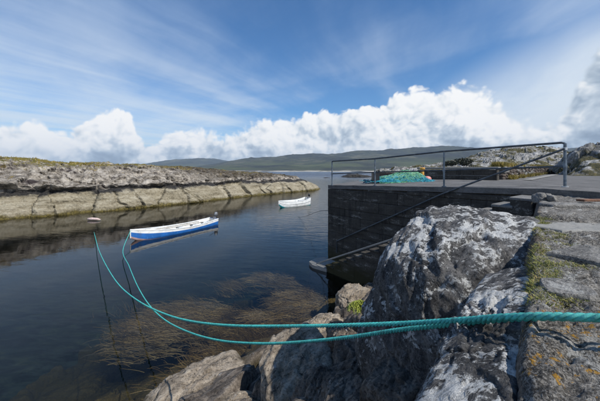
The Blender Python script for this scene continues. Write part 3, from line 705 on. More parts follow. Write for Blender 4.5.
# ------------------------------------------------------------------ quay
def quay():
    q = empty('quay', tuple(C0), 'dark stone and concrete quay with a flat top beside the harbour', 'quay')
    back = [(9.0, 12.45), (5.95, 14.2), (3.9, 16.3)]
    inset = .10
    cx = C0 - WN*inset + WD*inset*.5; qx = Q0 - WN*inset
    foot = [(cx.x, cx.y), (qx.x, qx.y), (6.25, 5.9), (7.6, .5), (9.0, -6), (62, -6), (62, 64), (42.5, 47)] + back
    MB().prism(foot, -3.0, lambda x, y: deckz(x, y)-.17).build('core', M['quay'], q)
    # deck: a thin gridded slab so its slope bends where it should
    top = [(C0.x, C0.y), (Q0.x, Q0.y), (6.12, 5.8), (7.4, .4), (8.8, -6.2), (62.3, -6.2), (62.3, 64.3), (42.5, 47.3), (9.0, 12.6), (5.95, 14.4), (3.9, 16.5)]
    bm = bmesh.new(); vs = [bm.verts.new((x, y, 0)) for x, y in top]; fc = bm.faces.new(vs)
    if fc.normal.z < 0: fc.normal_flip()
    for k in range(24):
        bmesh.ops.bisect_plane(bm, geom=bm.verts[:]+bm.edges[:]+bm.faces[:], plane_co=(1.5+k*.3, 0, 0), plane_no=(1, 0, 0))
    for k in range(60):
        bmesh.ops.bisect_plane(bm, geom=bm.verts[:]+bm.edges[:]+bm.faces[:], plane_co=(0, 5+k*.3, 0), plane_no=(0, 1, 0))
    ex = bmesh.ops.extrude_face_region(bm, geom=bm.faces[:])
    tops = {v for v in ex['geom'] if isinstance(v, bmesh.types.BMVert)}
    bm.verts.index_update()
    for v in bm.verts:
        z = deckz(v.co.x, v.co.y); v.co.z = z + (.012*fbm([[v.co.x/.5, v.co.y/.5, 0]], 3, .5, 3)[0] if v in tops else -.16)
        jx = .018*fbm([[v.co.x*4, v.co.y*4, v.co.z*4]], 2, .5, 8)
        v.co.x += jx[0]; v.co.y += jx[0]
    bm.normal_update(); bmesh.ops.recalc_face_normals(bm, faces=bm.faces[:])
    mesh_obj('deck', [v.co[:] for v in bm.verts], [[v.index for v in f.verts] for f in bm.faces], M['deck'], q); bm.free()
    # masonry courses on the harbour face
    rng = random.Random(5); z = -.75; row = 0
    while z < 3.6:
        h = rng.uniform(.30, .62); s = -.02 if row % 2 else -.02
        while s < WL-.05:
            ln = rng.uniform(1.0, 2.3); e = min(WL, s+ln)
            if WL-e < .35: e = WL
            zt = min(z+h, min(deckz(*wall_pt(s).xy), deckz(*wall_pt(e).xy))-.163)
            if zt-z > .06:
                g = .004; pr = rng.uniform(-.006, .007)
                c = wall_pt((s+e)/2, -.12+pr, (z+zt)/2); bv = .02
                b = MB().box(c, (e-s-g, .26, zt-z-g), (WD, WN, Vector((0, 0, 1))), bv)
                b.build('stone', M['quay'], q)
            s = e
        z += h; row += 1
    # end wall courses just round the corner
    ED = -WN
    for r in range(9):
        z0 = -.75+r*.46; zt = min(z0+.45, 3.34)
        for k in range(3):
            c = C0 + ED*(.62+k*1.2) - WD*(-.10) + Vector((0, 0, (z0+zt)/2)); MB().box(c, (1.18, .22, zt-z0-.012), (ED, WD, Vector((0, 0, 1))), .02).build('stone', M['quay'], q)
quay()
def stairs():
    n = 18; run = 6.72/n; rise = 3.45/n
    st = empty('stone_stairs', tuple(wall_pt(WL, .45, 0)), 'worn stone stairs going down the face of the quay to a landing', 'stairs')
    rng = random.Random(2)
    for k in range(n):
        s1 = WL-.02-k*run; z1 = 3.74-(k+1)*rise + .0
        c = wall_pt(s1-run/2-.02, .475, z1-.55)
        sp = MB().box(c+Vector((0, 0, -.05)), (run+.05, .93+rng.uniform(-.02, .03), 1.1), (WD, WN, Vector((0, 0, 1))), .022).build('step', M['quay'], st)  # dark side material paints in the shade below the paler sunlit treads
        MB().box(wall_pt(s1-run/2-.02, .485, z1-.035+rng.uniform(-.01, .01)), (run+.07, .97+rng.uniform(-.02, .04), .07), ((WD+Vector((0, 0, rng.uniform(-.03, .03)))).normalized(), WN, Vector((0, 0, 1))), .014).build('tread', M['step'] if z1 > 2.9 else M['quay'], sp)
    a = wall_pt(WL-1.2, .985, stairz(WL-1.2)-.05); b = wall_pt(.30, .985, .18)
    m = MB(); ax = (b-a).normalized(); m.box((a+b)/2, ((b-a).length, .035, .06), (ax, WN, ax.cross(WN)), .012); o = m.build('sunlit_edge_strip', M['pale_concrete'], st)  # pale strip added to paint in the sunlit outer edge of the steps
    o['label'] = 'added pale strip painting the sunlit edge of the stairs'
    poly = [wall_pt(.95, .02), wall_pt(.95, 1.0), wall_pt(.2, 1.12), wall_pt(-.22, .95), wall_pt(-.38, .45), wall_pt(-.30, -.05), wall_pt(-.02, -.02)]
    MB().prism([(p.x, p.y) for p in poly], -1.0, lambda x, y: .14).build('landing', M['pale_concrete'], st)
stairs()
def railing():
    r = empty('railing', tuple(wall_pt(WL, -.35, 3.77)), 'blue-grey pipe railing with four posts along the quay edge', 'railing')
    spots = [pix(332, 0, 12.55), pix(375, 0, 11.0), pix(444, 0, 8.95), pix(565, 0, 7.1)]
    tops = []; mids = []
    hts = [1.07, 1.05, 1.12, 1.12]
    for i, p in enumerate(spots):
        z0 = deckz(p.x, p.y); zt = z0+hts[i]
        m = MB().tube([(p.x, p.y, z0-.02), (p.x, p.y, zt-.02)], .034 if i == 3 else .027, 12); m.build('post', M['pipe'], r)
        MB().tube([(p.x, p.y, z0), (p.x, p.y, z0+.025)], .07, 12).build('base_plate', M['collar'] if i == 3 else M['pipe'], r)
        for zz in ((zt-.16, z0+.52) if i == 3 else (z0+.52,)):
            MB().tube([(p.x, p.y, zz-.035), (p.x, p.y, zz+.035)], .046, 12).build('collar', M['collar'] if i == 3 and zz > z0+.6 else M['pipe'], r)
        tops.append(Vector((p.x, p.y, zt))); mids.append(Vector((p.x, p.y, z0+.52)))
    e = tops[3]; d = (tops[3]-tops[2]).normalized()
    path = [tops[0]+Vector((0, 0, -.03)), tops[0]+(tops[1]-tops[0]).normalized()*.05, tops[1], tops[2], e-d*.14, e-d*.06+Vector((0, 0, .0)), e-d*.015+Vector((0, 0, -.02)), e+Vector((0, 0, -.07))]
    MB().tube(path, .029, 10).build('top_rail', M['rail_dark'], r)
    MB().tube(mids, .024, 10).build('mid_rail', M['rail_dark'], r)
    a = e+Vector((-.03, -.02, -.16)); b1 = wall_pt(5.2, .10, 3.44); b2 = wall_pt(.65, .10, 1.08)
    MB().tube([a, b1, b2, b2+Vector((0, 0, -.5))], .027, 10).build('stair_handrail', M['rail_dark'], r)
    for s in (2.2, 3.9):
        z = 1.44+(3.44-1.44)*(s-1.35)/(5.2-1.35); MB().tube([wall_pt(s, .10, z-.02), wall_pt(s, .06, z-.09), wall_pt(s, -.02, z-.10)], .014, 6).build('bracket', M['rail_dark'], r)
railing()
def walls():
    a, b = Vector((5.8, 14.0, 0)), Vector((8.07, 11.6, 0)); d = (b-a).normalized(); nrm = Vector((-d.y, d.x, 0))*(1 if Vector((-d.y, d.x, 0)).y > 0 else -1)
    w = empty('parapet_wall', tuple(a)[:2]+(3.73,), 'low dark concrete parapet wall with a pale sunlit end on the quay', 'wall')
    L = (b-a).length; n = 5
    for row in range(2):
        for k in range(n):
            z0 = 3.70+row*.26; o = (.5 if row else 0)
            s0, s1 = L*max(0, (k-o*.6))/n, L*min(n, (k+1-o*.6))/n if k < n-1 else L
            c = a+d*((s0+s1)/2)+nrm*.19+Vector((0, 0, z0+.125)); MB().box(c, (s1-s0-.01, .38, .25), (d, nrm, Vector((0, 0, 1))), .012).build('stone', M['quay'], w)
    MB().box((a+b)/2+nrm*.19+d*.02+Vector((0, 0, 4.285)), (L+.06, .44, .09), (d, nrm, Vector((0, 0, 1))), .015).build('coping', M['pale_concrete'], w)
    c0 = a-d*2.35
    w2 = empty('low_wall', (c0.x, c0.y, 3.62), 'short brown low wall behind the fishing net', 'wall')
    for k in range(4):
        for row in range(2):
            L2 = 2.2/4; c = c0+d*(L2*(k+.5+.25*row*(1 if k < 3 else .0)))+nrm*.2+Vector((0, 0, 3.76+row*.2)); MB().box(c, (L2-.012, .36-.02*row, .19), (d, nrm, Vector((0, 0, 1))), .02).build('stone', M['brown_wall'], w2)
    # long roadside wall running away behind the quay road
    s = empty('drystone_wall', (8.95, 12.3, 3.77), 'brown weathered drystone wall running away behind the quay road', 'wall')
    p0, p1 = Vector((8.95, 12.35, 0)), Vector((42, 46.6, 0)); dd = (p1-p0).normalized(); nn = Vector((-dd.y, dd.x, 0)); Lw = (p1-p0).length
    rng = random.Random(11); cnt = 0; rest = MB()
    for row in range(4):
        t = rng.uniform(0, .2)
        while t < Lw:
            ln = rng.uniform(.30, .62)*(1+.02*t); hh = .155+.002*t
            c = p0+dd*(t+ln/2)+nn*(.22+rng.uniform(-.06, .06))+Vector((0, 0, 3.74+hh*(row+.5)+rng.uniform(-.03, .03))); tl = rng.uniform(-.14, .14); ax = ((dd+Vector((0, 0, tl))).normalized(), nn, (Vector((0, 0, 1))-dd*tl).normalized())
            if cnt < 250 and t < 22:
                MB().box(c, (ln-.03, .42, hh*rng.uniform(.85, 1.15)), ax, .045).build('stone', M['brown_wall'] if rng.random() < .7 else M['step'], s); cnt += 1
            else: rest.box(c, (ln-.015, .42, hh-.012), (dd, nn, Vector((0, 0, 1))), .03)
            t += ln
    o = rest.build('far_stones', M['brown_wall'], s); o['kind'] = 'stuff'
    a_, b_ = p0-nn*.75, p1-nn*1.2; tag(mesh_obj('kerb_strip', [tuple(a_-nn*.16)[:2]+(3.792,), tuple(b_-nn*.5)[:2]+(3.792,), tuple(b_+nn*.5)[:2]+(3.792,), tuple(a_+nn*.16)[:2]+(3.792,)], [(0, 1, 2, 3)], M['pale_concrete']), kind='structure')
    # rough grass along its top and foot
    vs = []; fs = []; rg = np.random.default_rng(8)
    for _ in range(15000):
        t = Lw*rg.random()**1.7; side = rg.random()
        base = p0+dd*t+nn*(rg.uniform(.05, .5) if side < .65 else rg.uniform(-.22, 0)); z = (4.36+.008*t if side < .65 else 3.77)
        if vnoise([[t/1.5, side > .65, 0]], 5)[0] < -.1: continue
        a_ = rg.uniform(0, 6.28); h = rg.uniform(.06, .26); k = len(vs); wd = .018
        vs += [(base.x-math.cos(a_)*wd, base.y-math.sin(a_)*wd, z-.03), (base.x+math.cos(a_)*wd, base.y+math.sin(a_)*wd, z-.03), (base.x+rg.normal(0, .05), base.y+rg.normal(0, .05), z+h)]; fs.append((k, k+1, k+2))
    tag(fast_grid('wall_grass', np.array(vs), np.array(fs), M['drygrass'], False), kind='stuff')
walls()

# ------------------------------------------------------------------ rocky ground beyond the road
def mound(name, prof, D0, D1, D2, seed, amp, nu=260, nv=80):
    px = np.array([p[0] for p in prof], float); py = np.array([p[1] for p in prof], float)
    u = np.linspace(px[0], px[-1], nu); ridge = (170-np.interp(u, px, py))/283.3*D1+H
    t = np.linspace(0, 1, nv); D = np.where(t < .6, D0+(D1-D0)*t/.6, D1+(D2-D1)*(t-.6)/.4); k = np.where(t < .6, (t/.6)**.7, 1-((t-.6)/.4)**1.5*.9)
    base = 3.4
    V = np.zeros((nu, nv, 3)); V[:, :, 0] = (u[:, None]-300)/283.3*(.25*D1+.75*D[None, :]); V[:, :, 1] = D[None, :]
    V[:, :, 2] = base+(ridge[:, None]-base)*k[None, :]
    P = V.reshape(-1, 3); g1, g2, gv = cells(P/np.array([2.6, 2.6, 1.6]), seed)
    kk = np.repeat(np.ones((nu, 1)), nv, 1).ravel()*np.tile(np.clip(t/.15, 0, 1), nu)
    P[:, 2] += kk*amp*(.6*fbm(P/3.0, 6, .58, seed, True)+.35*gv-.35*np.exp(-((g2-g1)/.08)**2))
    return tag(fast_grid(name, P, grid_faces(nu, nv), M['scrub'], False), kind='structure')
mound('rocky_hill', [(380, 171), (430, 166), (455, 161), (470, 157), (495, 150), (515, 147), (540, 147.5), (560, 150), (585, 156), (640, 160), (760, 164)], 50, 66, 92, 4, 1.1)
mound('rock_outcrop', [(556, 175), (566, 166), (574, 156), (584, 150), (600, 145), (640, 139), (720, 141), (820, 150)], 20, 26, 38, 14, .9)
def bush(px, py, D, r, label, seed, group='dark bushes on the rocky hill'):
    c = pix(px, py, D); o = empty('bush', (c.x, c.y, c.z-r[2]*.9), label, 'bush', group)
    rng = np.random.default_rng(seed); vs = []; fs = []; stems = MB()
    for k in range(9):
        a = rng.uniform(0, 6.28); e = Vector((math.cos(a)*r[0]*.6, math.sin(a)*r[1]*.6, rng.uniform(.1, .8)*r[2]))
        stems.tube([c+Vector((0, 0, -r[2])), c+e*.5+Vector((0, 0, -r[2]*.3)), c+e], [.05, .035, .015], 5)
    stems.build('stems', M['wood'], o)
    cl = rng.normal(size=(14, 3)); cl /= np.linalg.norm(cl, axis=1)[:, None]; cl *= rng.uniform(.3, .8, (14, 1)); cl[:, 2] = cl[:, 2]*.8-.2
    for _ in range(1800):
        q = cl[rng.integers(14)]+rng.normal(size=3)*.2; p = np.array(c)+q*np.array(r)
        a = rng.normal(size=3); a /= np.linalg.norm(a); b = np.cross(a, rng.normal(size=3)); b /= np.linalg.norm(b); l = .13*r[0]**.5; k = len(vs)
        vs += [p-a*l, p+b*l*.5, p+a*l, p-b*l*.5]; fs.append((k, k+1, k+2, k+3))
    fast_grid('foliage', np.array(vs), np.array(fs), M['shrub'], False, parent=o)
bush(451, 162.5, 50, (1.2, 1.0, .6), 'small dark bush, left of the two on the rocky hill', 1)
bush(464, 161.5, 51, (1.7, 1.3, .8), 'larger dark bush, right of the two on the rocky hill', 2)
def islets():
    rock('islet', tuple(pix(357, 177.3, 165)-Vector((0, 0, .7))), [((1, 0, 0), 11), ((-1, 0, 0), 10), ((0, 1, 0), 5), ((0, -1, 0), 5), ((.1, 0, 1), 2.3), ((-.4, 0, 1), 4.2), ((.5, -.2, 1), 4.6), ((0, 0, -1), 2)], M['black_rock'],
         'low black skerry in the blue sea beyond the railing', 'islet', sub=5, amp=.12, seed=61, strata=.1, spacing=.8)
    rock('islet', tuple(pix(327, 178.2, 150)-Vector((0, 0, .75))), [((1, 0, 0), 3.4), ((-1, 0, 0), 3.4), ((0, 1, 0), 2), ((0, -1, 0), 2), ((.1, 0, 1), 1.0), ((-.5, 0, 1), 1.6), ((0, 0, -1), 2)], M['black_rock'],
         'tiny black skerry left of the longer one', 'islet', sub=4, amp=.12, seed=62, strata=.05, spacing=.5)
islets()

# ------------------------------------------------------------------ boats
def hull_sections(L, beam, free, bowrise, nst=36, stern_w=.62, draft=.22):
    """half sections from stern (0) to bow (1): returns outer rings (list of 9 points port..keel) in boat space"""
    out = []
    for i in range(nst):
        t = i/(nst-1); x = -L/2+L*t
        w = beam/2*(stern_w+(1-stern_w)*min(1, t/.42)**.8 if t < .42 else max(.012, 1-((t-.42)/.58)**2.3))
        sheer = free*(1+.45*max(0, .4-t)**2/.16)+bowrise*max(0, (t-.35)/.65)**2
        keel = -draft+(draft+free*.55)*max(0, (t-.80)/.20)**2.4
        out.append((x, w, sheer, keel))
    return out
def boat(name, label, bow, stern, L, beam, free, bowrise, mats, thwarts, group, motor=True, strake=None):
    bow = Vector(bow); stern = Vector(stern); d = (bow-stern).normalized(); n = Vector((-d.y, d.x, 0)); c = (bow+stern)/2; c.z = 0
    o = empty(name, tuple(c), label, 'boat', group)
    sec = hull_sections(L, beam, free, bowrise); ns = len(sec); prof = [(1.0, 1.0), (.985, .74), (.96, .50), (.88, .26), (.70, .10), (.38, .02), (0, 0)]
    def ring(s, inset=0.0):
        x, w, sh, k = s; pts = []
        for a, b in prof: pts.append((x, max(.004, w*a-inset*(1 if a > .01 else 0)), k+inset+(sh-k-inset)*b if b < 1 else sh))
        pts[-1] = (x, 0, k+inset)
        return pts + [(px, -py, pz) for px, py, pz in pts[:-1][::-1]]
    tow = lambda p: c+d*p[0]+n*p[1]+Vector((0, 0, p[2]))
    V = [tow(p) for s in sec for p in ring(s)]; nr = 13; F = []; mi = []
    lv = [.26, .50, .74, 1]
    for i in range(ns-1):
        for j in range(nr-1):
            F.append((i*nr+j, (i+1)*nr+j, (i+1)*nr+j+1, i*nr+j+1)); jj = j if j < 6 else 11-j
            mi.append(0 if jj == 0 else (1 if jj in (1, 2) else 2))
    F.append(tuple(range(nr))[::-1]); mi.append(1)
    mesh_obj('hull', V, F, None, o, True, mats=mats, fmat=mi)
    sec2 = [(x*.985, max(.006, w-.03), sh-.01, k+.10) for x, w, sh, k in sec]
    V2 = [tow(p) for s in sec2 for p in ring(s)]
    F2 = [f[::-1] for f in F]
    mesh_obj('inside', V2, F2, M['white'], o, True)
    for sgn in (1, -1):
        MB().tube([tow((x, sgn*max(.004, w-.008), sh+.012)) for x, w, sh, k in sec], .032, 6).build('gunwale', M['white'], o)
        if strake:
            MB().tube([tow((x, sgn*max(.006, w*.975+.012), k+(sh-k)*.66)) for x, w, sh, k in sec], .022, 6).build('rubbing_strake', strake, o)
    for t in thwarts:
        i = int(t*(ns-1)); x, w, sh, k = sec[i]
        MB().box(tow((x, 0, sh-.13)), (.24, max(.1, w*2-.10), .035), (d, n, Vector((0, 0, 1))), .006).build('thwart', M['white'], o)
    i = int(.86*(ns-1)); m = MB(); poly = []
    for s in sec[i:]: poly.append((s[0], s[1]-.012, s[2]-.012))
    pv = [tow(p) for p in poly]+[tow((p[0], -p[1], p[2])) for p in poly[::-1]]
    m.add(pv, [tuple(range(len(pv)))]); m.build('foredeck', M['white'], o)
    x, w, sh, k = sec[0]; MB().box(tow((x-.01, 0, sh-.10)), (.05, w*1.9, .22), (d, n, Vector((0, 0, 1))), .01).build('transom_board', M['white'] if mats[1] is not M['blue'] else M['blue'], o)
    MB().tube([tow((sec[-1][0]+.012, 0, sec[-1][3]+.02)), tow((sec[-1][0]+.02, 0, sec[-1][2]+.05))], .03, 6).build('stem_post', mats[0], o)
    for t in (.45, .62):
        for sgn in (1, -1):
            s = sec[int(t*(ns-1))]; b = tow((s[0], sgn*s[1], s[2]+.03)); MB().tube([b, b+Vector((0, 0, .10))], .016, 6).build('rowlock', M['grey'], o)
    if motor:
        x, w, sh, k = sec[0]; mo = MB()
        prof2 = [(-.15, .07, .08), (-.14, .11, .10), (0, .125, .115), (.10, .11, .11), (.155, .07, .075), (.165, .02, .02)]
        cen = tow((x-.20, .0, sh+.30)); vv = []
        for hz, a, b in prof2:
            for q in range(14):
                an = 2*math.pi*q/14; vv.append(cen+d*(a*1.35*math.cos(an))+n*(b*math.sin(an))+Vector((0, 0, hz)))
        ff = [(r*14+q, r*14+(q+1) % 14, (r+1)*14+(q+1) % 14, (r+1)*14+q) for r in range(5) for q in range(14)]+[tuple(range(14))[::-1], tuple(5*14+q for q in range(14))]
        mo.add(vv, ff); en = mo.build('outboard_motor', M['black'] if mats[1] is not M['blue'] else M['grey'], o, True)
        MB().box(tow((x-.20, 0, sh-.22)), (.13, .07, .72), (d, n, Vector((0, 0, 1))), .015).build('drive_leg', M['black'], en)
        MB().box(tow((x-.05, 0, sh+.02)), (.20, .16, .18), (d, n, Vector((0, 0, 1))), .015).build('clamp', M['grey'], en)
        MB().tube([tow((x+.02, 0, sh+.26)), tow((x+.30, .05, sh+.33)), tow((x+.48, .06, sh+.34))], .02, 6).build('tiller', M['black'], en)
    return o, tow, sec
bl, btow, bsec = boat('rowing_boat', 'long narrow blue boat with white gunwale and motor at its stern', (-9.95, 16.75, 0), (-6.75, 22.1, 0), 6.35, 1.55, .30, .36, [M['white'], M['blue'], M['antifoul']], (.12, .28, .44, .6, .74), 'small open boats moored in the harbour')
for sgn, t0 in ((.28, .15), (-.22, .2)):
    sh = .36; MB().tube([btow((-1.9, sgn, sh)), btow((1.9, sgn*.7, sh+.03))], .022, 6).add([btow((1.9, sgn*.7-.06, sh+.03)), btow((2.6, sgn*.5-.07, sh+.05)), btow((2.6, sgn*.5+.07, sh+.05)), btow((1.9, sgn*.7+.06, sh+.03)), btow((1.9, sgn*.7, sh+.05)), btow((2.6, sgn*.5, sh+.07))], [(0, 1, 5, 4), (4, 5, 2, 3), (0, 3, 2, 1)]).build('oar', M['wood'], bl)
wb, wtow, wsec = boat('dinghy', 'white open boat with teal bow patch and black motor near the headland', (-2.35, 31.6, 0), (.95, 34.6, 0), 4.5, 1.65, .58, .16, [M['white'], M['white'], M['teal_paint']], (.2, .45, .68), 'small open boats moored in the harbour', strake=M['grey'])
f = wtow((-1.35, -(wsec[7][1]+.09), .33)); MB().tube([f+Vector((0, 0, -.30)), f+Vector((0, 0, -.27)), f+Vector((0, 0, .27)), f+Vector((0, 0, .30))], [.05, .085, .085, .05], 10).tube([f+Vector((0, 0, .3)), wtow((-1.35, -wsec[7][1], .64))], .01, 5).build('fender', M['black'], wb)

# ------------------------------------------------------------------ ropes
def spline(pts, step):
    P = [np.array(p, float) for p in pts]; P = [2*P[0]-P[1]]+P+[2*P[-1]-P[-2]]; out = []
    for i in range(1, len(P)-2):
        a, b, c, d = P[i-1:i+3]
        ta, tb, tc = (np.linalg.norm(b-a)+1e-6)**.5, (np.linalg.norm(c-b)+1e-6)**.5, (np.linalg.norm(d-c)+1e-6)**.5
        m1 = (c-b)+tb*((b-a)/ta-(c-a)/(ta+tb)); m2 = (c-b)+tb*((d-c)/tc-(d-b)/(tb+tc))
        k = max(2, int(np.linalg.norm(c-b)/step))
        for j in range(k):
            t = j/k; out.append((2*t**3-3*t*t+1)*b+(t**3-2*t*t+t)*m1+(-2*t**3+3*t*t)*c+(t**3-t*t)*m2)
    out.append(P[-2]); return np.array(out)
def laid_rope(name, pts, dia, pitch, label, cat, mat, step=.011, origin=None, group=None):
    path = spline(pts, step); o = empty(name, tuple(path[0]), label, cat, group); T = np.gradient(path, axis=0); T /= np.linalg.norm(T, axis=1)[:, None]
    A = np.cross(T, (0, 0, 1)); A /= np.linalg.norm(A, axis=1)[:, None]; B = np.cross(A, T)
    s = np.r_[0, np.cumsum(np.linalg.norm(np.diff(path, axis=0), axis=1))]
    for k in range(3):
        ph = 2*math.pi*(s/pitch)+k*2*math.pi/3; cen = path+(A*np.cos(ph)[:, None]+B*np.sin(ph)[:, None])*dia*.25
        r = dia*.275; nr = 7; rings = []
        for q in range(nr):
            an = 2*math.pi*q/nr; rings.append(cen+(A*math.cos(an)+B*math.sin(an))*r)
        V = np.stack(rings, 1).reshape(-1, 3); fast_grid('strand', V, grid_faces(len(path), nr, True), mat, True, parent=o)
    return o
r1 = [pix(700, 316.5, .86), pix(625, 317.5, .92), pix(600, 317.5, .96), pix(545, 316, 1.06), pix(505, 317, 1.18), pix(470, 319.5, 1.34), pix(400, 323.5, 1.75), pix(300, 326, 2.4), pix(230, 325.5, 3.1), pix(190, 321, 3.85), pix(165, 314, 4.65), pix(140, 302, 5.9), pix(120, 286, 7.6), pix(107, 267, 10), pix(98.5, 249, 13.6), pix(95.5, 238, 17.0), pix(94.0, 232, 19.6)]
laid_rope('mooring_rope', r1, .029, .088, 'thick teal rope, the upper one, crossing the foreground and sagging to the far water', 'rope', M['rope'])
bt = btow((bsec[-1][0]+.02, 0, bsec[-1][2]-.05))
r2 = [pix(700, 316.5, .90), pix(625, 317.5, .955), pix(600, 317.8, .995), pix(545, 317, 1.095), pix(505, 318.8, 1.215), pix(470, 322.5, 1.375), pix(430, 326.6, 1.61), pix(400, 329.8, 1.82), pix(350, 337, 2.25), pix(300, 342, 2.75), pix(260, 343.5, 3.25), pix(220, 340.5, 4.0), pix(190, 332.5, 4.9), pix(165, 320, 6.1), pix(150, 306, 7.2), pix(138, 287, 8.9), pix(129, 266, 11.3), pix(123, 250, 14.0), bt]
laid_rope('mooring_rope', r2, .029, .088, 'teal rope, the lower one, looping up to the bow of the blue boat', 'rope', M['rope'])
o = empty('float', tuple(pix(94, 220, 23.4)), 'small pale pink float lying by the foot of the headland', 'float')
p = pix(94, 219.4, 23.6); MB().tube([p+Vector((-.62, .1, 0)), p+Vector((-.55, .09, .02)), p+Vector((-.2, .03, .04)), p+Vector((.3, -.05, .03)), p+Vector((.6, -.1, 0))], [.03, .09, .12, .10, .04], 10).build('float_body', M['palefloat'], o, True)
MB().tube([p+Vector((.6, -.1, .0)), p+Vector((.75, -.3, -.05)), p+Vector((.8, -.8, -.08))], .014, 5).build('lanyard', M['thin_line'], o)
ring = wall_pt(.02, .02, 2.35)
o = MB().tube(spline([tuple(ring), tuple(pix(318, 211.5, 17.5)), tuple(pix(300, 217, 25.0)), (-1.0, 27.0, -.1)], .3), .012, 5).build('mooring_line', M['thin_line'], origin=tuple(ring)); tag(o, 'thin dark mooring line running from the quay corner into the water', 'rope')

# ------------------------------------------------------------------ things on the quay
def net():
    c = Vector((4.62, 12.75, 0)); c.z = deckz(c.x, c.y); o = empty('fishing_net', tuple(c), 'heaped green and blue fishing net on the quay by the low wall', 'fishing net')
    d, f = ico(5); rng = np.random.default_rng(4)
    def hgt(x, y):
        r2 = ((x-.05)/.85)**2+(y/.6)**2; h = .47*np.exp(-r2*1.6)+.20*np.exp(-(((x-.75)/.5)**2+(y/.4)**2)*1.3)+.16*np.exp(-(((x+.95)/.5)**2+(y/.4)**2)*1.5); return h
    g = np.linspace(-1, 1, 70); X, Y = np.meshgrid(g*1.5, g*.8, indexing='ij'); x, y = X.ravel(), Y.ravel(); z = hgt(x, y)+.06*fbm(np.stack([x/.2, y/.2, x*0], 1), 4, .6, 3)-.06-.12*sstep((x/1.45)**2+(y/.75)**2, .7, 1.1)
    fast_grid('net_heap', np.stack([x+c.x, y+c.y, z+c.z], 1), grid_faces(70, 70), M['net'], True, parent=o)
    def strands(name, n, mat, test):
        m = MB()
        for _ in range(n):
            x, y = rng.uniform(-1.35, 1.35), rng.uniform(-.7, .7)
            if not test(x, y, float(hgt(x, y))): continue
            a = rng.uniform(0, 6.28); pts = []
            for k in range(9):
                pts.append((c.x+x, c.y+y, c.z+float(hgt(x, y))+rng.uniform(.0, .05))); a += rng.normal(0, .6); x += math.cos(a)*.07; y += math.sin(a)*.045
            m.tube(pts, .008, 3, False)
        m.build(name, mat, o)['kind'] = 'stuff'
    strands('net_mesh', 900, M['net'], lambda x, y, h: h > .17 and x < .9)
    strands('blue_cords', 520, M['netblue'], lambda x, y, h: h < .26)
    fl = pix(427.5, 179, 12.6); d3, f3 = ico(3); fast_grid('net_float', d3*np.array([.17, .14, .13])+np.array(fl), f3, M['float'], True, parent=o)
net()
